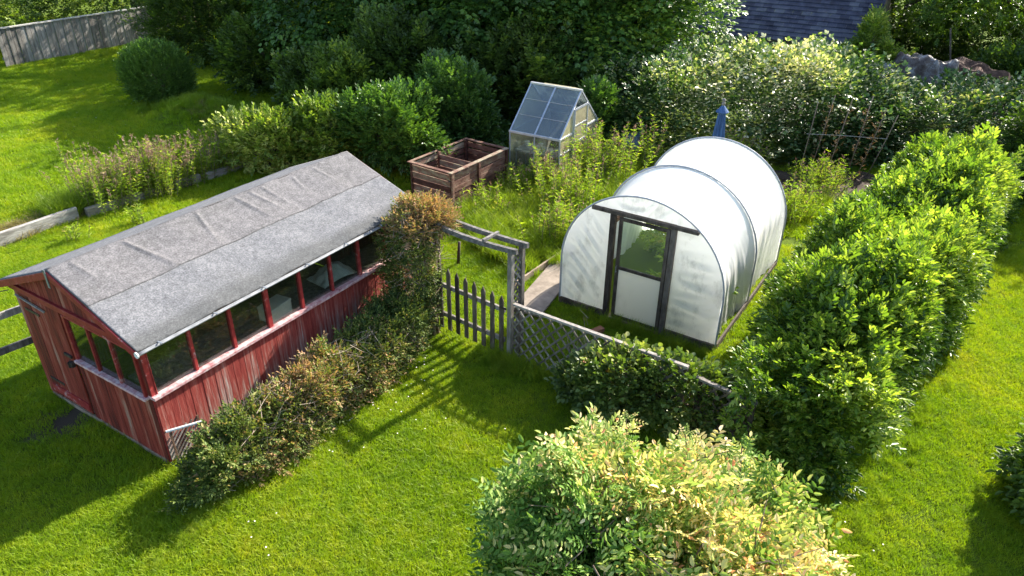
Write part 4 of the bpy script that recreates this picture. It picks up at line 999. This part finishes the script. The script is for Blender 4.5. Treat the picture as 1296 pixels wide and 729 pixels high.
tree('sycamore_tree', 'second broad leaved tree left of the greenhouse tree, deep green', (-3.8, 25.0), [V_(0, 0, 3.2, 3.6, 3.0, 2.6, 4200), V_(-1.6, -1.6, 2.7, 2.2, 1.8, 1.7, 1800)], 'lf_syc', SP_BIG, 4.4, .25, 71, up=.1, size=(.8, 1.2), patch=.6)
tree('ash_tree', 'dark tree behind the round bush at the lawn corner', (-9.2, 29.5), [V_(0, 0, 3.8, 3.6, 3.0, 3.2, 4200)], 'lf_dark', SP_FAR, 5.0, .22, 72, bias=.15, size=(.6, .95))
tree('ash_tree', 'pale olive tree beyond the board fence at far left', (-17.5, 35.5), [V_(0, 0, 3.0, 4.2, 2.5, 3.0, 3600), V_(-4, -2, 2.4, 3, 2.2, 2.4, 1800)], 'lf_elder', SP_FAR, 4.5, .2, 73, bias=-.05, size=(.7, 1.1))
tree('hazel_tree', 'bright green tree at the top left corner beside the fence end', (-20.3, 27.3), [V_(0, 0, 2.6, 2.4, 2.0, 2.6, 2600)], 'lf_elder', SP_FAR, 3.5, .15, 74, bias=.05, size=(.6, .95))
tree('ash_tree', 'dark tree filling the gap behind the fence right end', (-13.2, 34.0), [V_(0, 0, 3.4, 3.2, 2.6, 3.3, 3000)], 'lf_dark', SP_FAR, 4.6, .2, 75, bias=.1, size=(.7, 1.1))
tree('maple_tree', 'lighter leaved tree hanging over the left end of the slate roof', (4.2, 22.6), [V_(-.6, -.2, 3.1, 1.9, 1.9, 2.3, 2600), V_(-1.9, -1.8, 2.2, 1.5, 1.3, 1.3, 1100)], 'lf_syc', SP_BIG, 4.2, .18, 76, bias=.3, up=.3, size=(.7, 1.05))
tree('ash_tree', 'tall tree with a leaning dark trunk at the top right corner', (17.3, 25.2), [V_(-.4, .4, 4.6, 3.6, 3.0, 2.7, 3000), V_(-3.0, .8, 3.4, 2.0, 2.0, 1.8, 1200)], 'lf_hedge', SP_FAR, 5.6, .22, 77, bias=-.1, size=(.55, .85))
tree('ash_tree', 'dark tree behind the heap right of the slate roof', (15.2, 30.0), [V_(0, 0, 3.0, 3.2, 2.2, 3.4, 3200)], 'lf_dark', SP_FAR, 4.8, .22, 78, bias=.15, size=(.7, 1.1))
tree('ash_tree', 'far dark tree in the top right corner behind the leaning trunk', (22.5, 31.0), [V_(0, 0, 3.0, 4.2, 2.4, 3.4, 3200)], 'lf_dark', SP_FAR, 4.8, .22, 79, bias=.2, size=(.7, 1.1))
tree('ash_tree', 'far dark tree behind the two sycamores', (-1.5, 31.0), [V_(0, 0, 3.0, 6.5, 2.4, 3.5, 3600)], 'lf_dark', SP_FAR, 4.8, .22, 80, bias=.05, size=(.8, 1.3))
# trees beyond the right edge that shade the lawn corner
tree('ash_tree', 'tree past the right edge shading the lawn beyond the hedge', (15.5, 16.8), [V_(0, 0, 3.0, 2.2, 2.0, 2.2, 1800)], 'lf_dark', SP_FAR, 4.0, .2, 81, bias=.1, size=(.7, 1.1))

# ------------------------------------------------------------------ WEEDS (each clump a thing)
def stalk_clump(name, label, c, n, h, spread, seed, plume=.6, mat='lf_weed', group=None, cat='weed', leafs=.09):
    t = empty(name, (c[0], c[1], float(gz(np.array(c[0]), np.array(c[1])))), 0, label, cat, group); g = np.random.default_rng(seed); m = MB(); P, D, PP, PD = [], [], [], []
    for i in range(n):
        x, y = g.normal(0, spread*.45, 2)*np.array([1, .8]); hh = h*g.uniform(.6, 1.1); lx, ly = g.normal(0, .12, 2)*hh+np.array([x, y])*.25
        m.tube([(x, y, 0), (x+lx*.4, y+ly*.4, hh*.5), (x+lx, y+ly, hh)], [.007, .005, .003], 4)
        k = int(hh/.034)
        for j in range(k):
            s = (j+1)/k; a = j*2.4; q = (x+lx*s, y+ly*s, hh*s)
            if s > .72 and g.random() < plume: PP.append(q); PD.append((math.cos(a), math.sin(a), 1.4))
            else: P.append(q); D.append((math.cos(a), math.sin(a), .85))
    m.build('stalks', 'twig', t)
    P = np.array(P); D = np.array(D)
    fol_mesh('leaves', mat, SP_LANCE, P, D, g.uniform(.6, 1.1, len(P))*leafs/.09, np.clip(g.normal(.5, .2, len(P)), 0, 1), t, jit=.2, seed=seed)
    if PP: PP = np.array(PP); PD = np.array(PD); fol_mesh('flower_heads', 'lf_plume', SP_PLUME, PP, PD, g.uniform(.6, 1.1, len(PP)), g.uniform(0, 1, len(PP)), t, jit=.4, seed=seed+1)
SP_LANCE = [spray_alt(3, .02, .11, .014, s, 40) for s in (41, 42)]
SP_PLUME = [spray_alt(6, .06, .032, .013, s, 60) for s in (43, 44)]
wl = [('tall pink topped willowherb clump at the bed, nearest the pale sleeper', (-8.45, 14.1), 95, 1.0, .6),
      ('tall willowherb clump with brownish plumes in the middle of the bed', (-7.9, 14.75), 120, 1.1, .6),
      ('green willowherb clump beside the low dark sleeper', (-7.55, 15.3), 95, 1.0, .5),
      ('thin willowherb clump at the right end of the bed before the pale shrubs', (-6.9, 16.1), 40, .95, .5),
      ('leaning sparse brown weed stems at the left end of the bed', (-9.3, 14.6), 10, 1.15, .45)]
for i, (lb, c, n, h, s) in enumerate(wl): stalk_clump('willowherb', lb, c, n, h, s, 90+i, .75, group=None)
stalk_clump('weed_tuft', 'small leafy weed on the grass between sleeper and shed roof', (-7.4, 13.2), 9, .4, .18, 97, .0)
stalk_clump('weed_tuft', 'pale leafy weed beside the front of the long sleeper', (-8.3, 12.4), 8, .38, .2, 98, .1)
wk = [('tall yellow green weeds filling the ground left of the tunnel', (1.2, 14.2), 60, .95, .8), ('tall seeding weeds between the greenhouse and the tunnel top', (2.0, 15.6), 60, 1.1, .8),
      ('weed clump in front of the greenhouse door', (1.5, 16.3), 40, .95, .55), ('nettles beside the left wall of the tunnel', (.95, 12.6), 45, .75, .55),
      ('low weeds between the compost bin and the greenhouse front', (.1, 15.2), 34, .5, .5), ('reddish docks growing in front of the greenhouse corner', (.75, 15.1), 26, .8, .4),
      ('lone tall weed spire behind the tunnel left shoulder', (3.2, 16.3), 8, 1.2, .2), ('weeds at the foot of the garden canes', (6.9, 15.4), 40, .6, .7), ('bright weeds right of the tunnel back end', (5.7, 13.9), 40, .6, .5),
      ('weeds in front of the compost bin', (-.5, 13.9), 30, .45, .5), ('dark weeds growing behind the parasol', (5.3, 16.6), 40, .9, .6)]
for i, (lb, c, n, h, s) in enumerate(wk): stalk_clump('tall_weeds', lb, c, int(n*1.25), h*1.15, s, 110+i, .35 if i != 5 else .8, cat='weeds')

# ------------------------------------------------------------------ GRASS (stuff): clumps on points
def clump(name, n, spread, h, wd, lean, seed, flat=0):
    g = np.random.default_rng(seed); x = g.uniform(-spread, spread, (n, 2)); a = g.uniform(0, 6.28, n); hh = h*g.uniform(.5, 1.15, n)
    l = g.normal(0, lean, (n, 2))*hh[:, None]; w_ = np.stack([np.cos(a), np.sin(a)], 1)*wd
    Z0 = np.full(n, -.01); b1 = np.c_[x-w_/2, Z0]; b2 = np.c_[x+w_/2, Z0]; m1 = np.c_[x-w_*.35+l*.45, hh*.6]; m2 = np.c_[x+w_*.35+l*.45, hh*.6]; tp = np.c_[x+l*1.2, hh]
    V = np.stack([b1, b2, m2, m1, tp], 1).reshape(-1, 3); base = np.arange(n)[:, None]*5
    me = bpy.data.meshes.new(name); fs = []
    for i in range(n): k = i*5; fs += [(k, k+1, k+2, k+3), (k+3, k+2, k+4)]
    me.from_pydata([tuple(v) for v in V], [], fs); me.materials.append(GRASSM[0]); return bpy.data.objects.new(name, me)
def grass_material(name, stops, sc1=.5):
    m, nt, b, out = node_mat(name)
    n1 = noise(nt, sc1, 4, .6, world=True); n2 = noise(nt, 4.5, 4, .7, world=True); n3 = noise(nt, 90, 2, .7, world=True)
    v = math_n(nt, 'ADD', math_n(nt, 'MULTIPLY', n1.outputs[0], .55), math_n(nt, 'MULTIPLY', n2.outputs[0], .45))
    v = math_n(nt, 'ADD', v, math_n(nt, 'MULTIPLY', math_n(nt, 'SUBTRACT', n3.outputs[0], .5), .55))
    cr = ramp(nt, stops); nt.links.new(v, cr.inputs[0]); nt.links.new(cr.outputs[0], b.inputs['Base Color'])
    b.inputs['Roughness'].default_value = .5; b.inputs['Specular IOR Level'].default_value = .25
    t = nt.nodes.new('ShaderNodeBsdfTranslucent'); mx = nt.nodes.new('ShaderNodeMix'); mx.data_type = 'RGBA'; mx.blend_type = 'MULTIPLY'; mx.inputs[0].default_value = 1
    nt.links.new(cr.outputs[0], mx.inputs[6]); mx.inputs[7].default_value = (1.3, 1.35, .3, 1); nt.links.new(mx.outputs[2], t.inputs[0])
    ms = nt.nodes.new('ShaderNodeMixShader'); ms.inputs[0].default_value = .45; nt.links.new(b.outputs[0], ms.inputs[1]); nt.links.new(t.outputs[0], ms.inputs[2]); nt.links.new(ms.outputs[0], out.inputs[0]); return m
GRASSM = [grass_material('grass_short', [(.28, (.09, .19, .010)), (.48, (.225, .335, .014)), (.60, (.34, .40, .02)), (.70, (.42, .41, .04)), (.85, (.44, .36, .10))])]
def scatter(name, src, P, S, label=None, seed=2):
    g = np.random.default_rng(seed); n = len(P); me = bpy.data.meshes.new(name); me.vertices.add(n); me.vertices.foreach_set('co', P.astype(np.float32).reshape(-1))
    a = me.attributes.new('rot', 'FLOAT_VECTOR', 'POINT'); rv = np.zeros((n, 3), np.float32); rv[:, 2] = g.uniform(0, 6.28, n); a.data.foreach_set('vector', rv.reshape(-1))
    a = me.attributes.new('scl', 'FLOAT', 'POINT'); a.data.foreach_set('value', S.astype(np.float32))
    o = bpy.data.objects.new(name, me); COL.objects.link(o); ng = bpy.data.node_groups.new(name, 'GeometryNodeTree')
    ng.interface.new_socket('Geometry', in_out='INPUT', socket_type='NodeSocketGeometry'); ng.interface.new_socket('Geometry', in_out='OUTPUT', socket_type='NodeSocketGeometry')
    N = ng.nodes; i = N.new('NodeGroupInput'); q = N.new('NodeGroupOutput'); iop = N.new('GeometryNodeInstanceOnPoints'); oi = N.new('GeometryNodeObjectInfo')
    oi.inputs['Object'].default_value = src; oi.inputs['As Instance'].default_value = True
    r_ = N.new('GeometryNodeInputNamedAttribute'); r_.data_type = 'FLOAT_VECTOR'; r_.inputs['Name'].default_value = 'rot'
    s_ = N.new('GeometryNodeInputNamedAttribute'); s_.data_type = 'FLOAT'; s_.inputs['Name'].default_value = 'scl'
    er = N.new('FunctionNodeEulerToRotation')
    L = ng.links; L.new(i.outputs[0], iop.inputs['Points']); L.new(oi.outputs['Geometry'], iop.inputs['Instance']); L.new(r_.outputs[0], er.inputs[0]); L.new(er.outputs[0], iop.inputs['Rotation'])
    L.new(s_.outputs[0], iop.inputs['Scale']); L.new(iop.outputs[0], q.inputs[0])
    md = o.modifiers.new('scatter', 'NODES'); md.node_group = ng; tag(o, label, 'grass', kind='stuff'); return o
def inside(fr, X, Y, u0, u1, v0, v1): u, v = inv(fr, X, Y); return (u > u0) & (u < u1) & (v > v0) & (v < v1)
def region(x0, x1, y0, y1, step, seed):
    g = np.random.default_rng(seed); X, Y = np.meshgrid(np.arange(x0, x1, step), np.arange(y0, y1, step)); X = X.reshape(-1)+g.uniform(-step, step, X.size)*.5; Y = Y.reshape(-1)+g.uniform(-step, step, Y.size)*.5
    m = np.abs(X) < .80*Y+2.0+.04*Y          # what the lens and a step to the side can see
    for fr, b in ((SHED, (0, SL, 0, SW)), (TUN, (-.05, TL, -TW, TW)), (GH, (0, GL, 0, GD)), (CB, (0, CL, 0, CD))): m &= ~inside(fr, X, Y, *b)
    m &= ~inside((.62, 10.85, R(-24)), X, Y, -.28, .28, -1.02, .92)
    m &= ~((np.hypot(X+5.72, Y-7.22) < .15+g.uniform(0, .38, len(X))))
    m &= ~inside((-8.78, 13.42, R(238)), X, Y, -.0, 4.6, -.08, .08)
    return X[m], Y[m]
def lay(X, Y): return np.stack([X, Y, gz(X, Y)], 1)
C1 = clump('grass_clump', 260, .15, .055, .006, .55, 1)
X, Y = region(-12, 12, 3.6, 13, .155, 1); m_ = ~((X > 4.9) & (Y > 12.5))
g = np.random.default_rng(3); scatter('lawn_grass', C1, lay(X[m_], Y[m_]), g.uniform(.75, 1.25, m_.sum())*(1+.25*sn(np.c_[X[m_], Y[m_], X[m_]*0], 1.5, 4)), 'short bright mown grass of the lawn round the sheds')
C2 = clump('grass_clump', 200, .22, .075, .010, .5, 2)
X, Y = region(-27, 14, 13, 36, .25, 2); m_ = ~(((X > 2.5) & (Y > 17.0)) | ((X > 4.6) & (X < 9.3) & (Y > 13.9) & (Y < 16.5)))
g = np.random.default_rng(4); scatter('far_lawn_grass', C2, lay(X[m_], Y[m_]), g.uniform(.75, 1.25, m_.sum()), 'mown grass of the far lawn in stripes of tree shade')
GRASSM[0] = grass_material('grass_long', [(.3, (.09, .16, .014)), (.5, (.19, .28, .022)), (.7, (.32, .36, .05))], .9)
C3 = clump('tall_grass_clump', 70, .10, .28, .008, .35, 3)
PX, PY, PS = [], [], []
g = np.random.default_rng(5)
def patch(n, cx, cy, sx, sy, yaw, s0, s1):
    x = g.uniform(-1, 1, n)*sx; y = g.uniform(-1, 1, n)*sy; c, s = math.cos(yaw), math.sin(yaw); PX.append(cx+x*c-y*s); PY.append(cy+x*s+y*c); PS.append(g.uniform(s0, s1, n))
patch(420, .3, 13.4, 1.4, 1.2, .5, .7, 1.5); patch(260, 1.6, 15.2, 1.0, 1.2, .5, .9, 1.9); patch(160, -.2, 15.4, .9, .6, .5, .7, 1.4); patch(90, .1, 12.2, .5, 1.0, .5, .6, 1.2)
patch(60, .9, 8.9, 1.0, .12, R(-34), .4, .9); patch(260, 1.3, 8.0, 1.6, .35, R(-34), .5, 1.0); patch(60, 2.0, 9.45, 1.2, .12, R(147), .4, .8)
patch(260, -7.4, 19.6, 2.2, .75, R(-28), .5, 1.0); patch(140, -9.9, 21.2, 1.2, .6, 0, .5, 1.0); patch(320, -8.3, 14.9, 1.8, .4, R(52), .8, 1.6)
patch(140, 6.5, 14.2, 1.8, .5, 0, .6, 1.3); patch(120, -2.5, 6.85, 2.2, .12, R(58), .25, .5); patch(60, .0, 8.6, .3, .25, 0, .4, .8); patch(200, 3.0, 16.6, 1.2, .6, 0, .8, 1.6)
patch(90, 6.7, 9.2, 5.0, .2, R(51.5), .3, .6); patch(60, -14.9, 31.3-2.6, 3.0, .12, R(59.7), .4, .8)
PX = np.concatenate(PX); PY = np.concatenate(PY); PS = np.concatenate(PS); m_ = np.ones(len(PX), bool)
for fr, b in ((SHED, (0, SL, 0, SW)), (TUN, (-.05, TL, -TW, TW)), (GH, (0, GL, 0, GD)), (CB, (0, CL, 0, CD))): m_ &= ~inside(fr, PX, PY, *b)
scatter('rough_grass', C3, lay(PX[m_], PY[m_]), PS[m_], 'rough uncut tall grass round the greenhouse, bank and fence feet')
GRASSM[0] = grass_material('grass_dry', [(.3, (.14, .12, .05)), (.5, (.27, .22, .11)), (.7, (.38, .31, .17))], .9)
C4 = clump('dry_grass_clump', 60, .10, .16, .008, .6, 4); PX, PY, PS = [], [], []
patch(200, -9.9, 12.3, 1.9, .38, R(58), .5, 1.2); patch(40, -7.3, 15.9, .9, .3, R(52), .5, 1.0); patch(60, -7.6, 19.3, 1.6, .3, R(-28), .6, 1.1)
scatter('dry_grass', C4, lay(np.concatenate(PX), np.concatenate(PY)), np.concatenate(PS), 'straw coloured dry grass in the raised bed and on the bank')
# daisies
g = np.random.default_rng(9); P_ = []
for (cx, cy, n, s) in ((-1.65, 7.55, 12, .2), (-1.35, 8.1, 8, .2), (-2.0, 6.9, 5, .2), (-1.2, 8.5, 6, .15), (-.9, 7.1, 5, .35), (3.6, 5.5, 8, .5), (-9.5, 18.5, 30, 1.2), (-12, 21, 30, 1.0), (-3.0, 5.2, 8, .5), (-13, 17, 20, 1.5)):
    P_.append(np.c_[g.normal(cx, s, n), g.normal(cy, s, n)])
P_ = np.concatenate(P_); P_ = np.c_[P_, gz(P_[:, 0], P_[:, 1])+.055]
fol_mesh('daisies', 'lf_daisy', [np.array([leafgeo(np.zeros(3), np.array([math.cos(a), math.sin(a), .05]), np.array([0, 0, 1.]), .010, .008, .02, .0) for a in np.arange(6)*1.047])], P_, np.tile([1., 0, 0], (len(P_), 1)), np.full(len(P_), 1.0), np.full(len(P_), .5), upb=.95, jit=.1)
o = bpy.data.objects['daisies']; tag(o, 'tiny white daisies scattered over the lawn', 'flowers', kind='stuff')
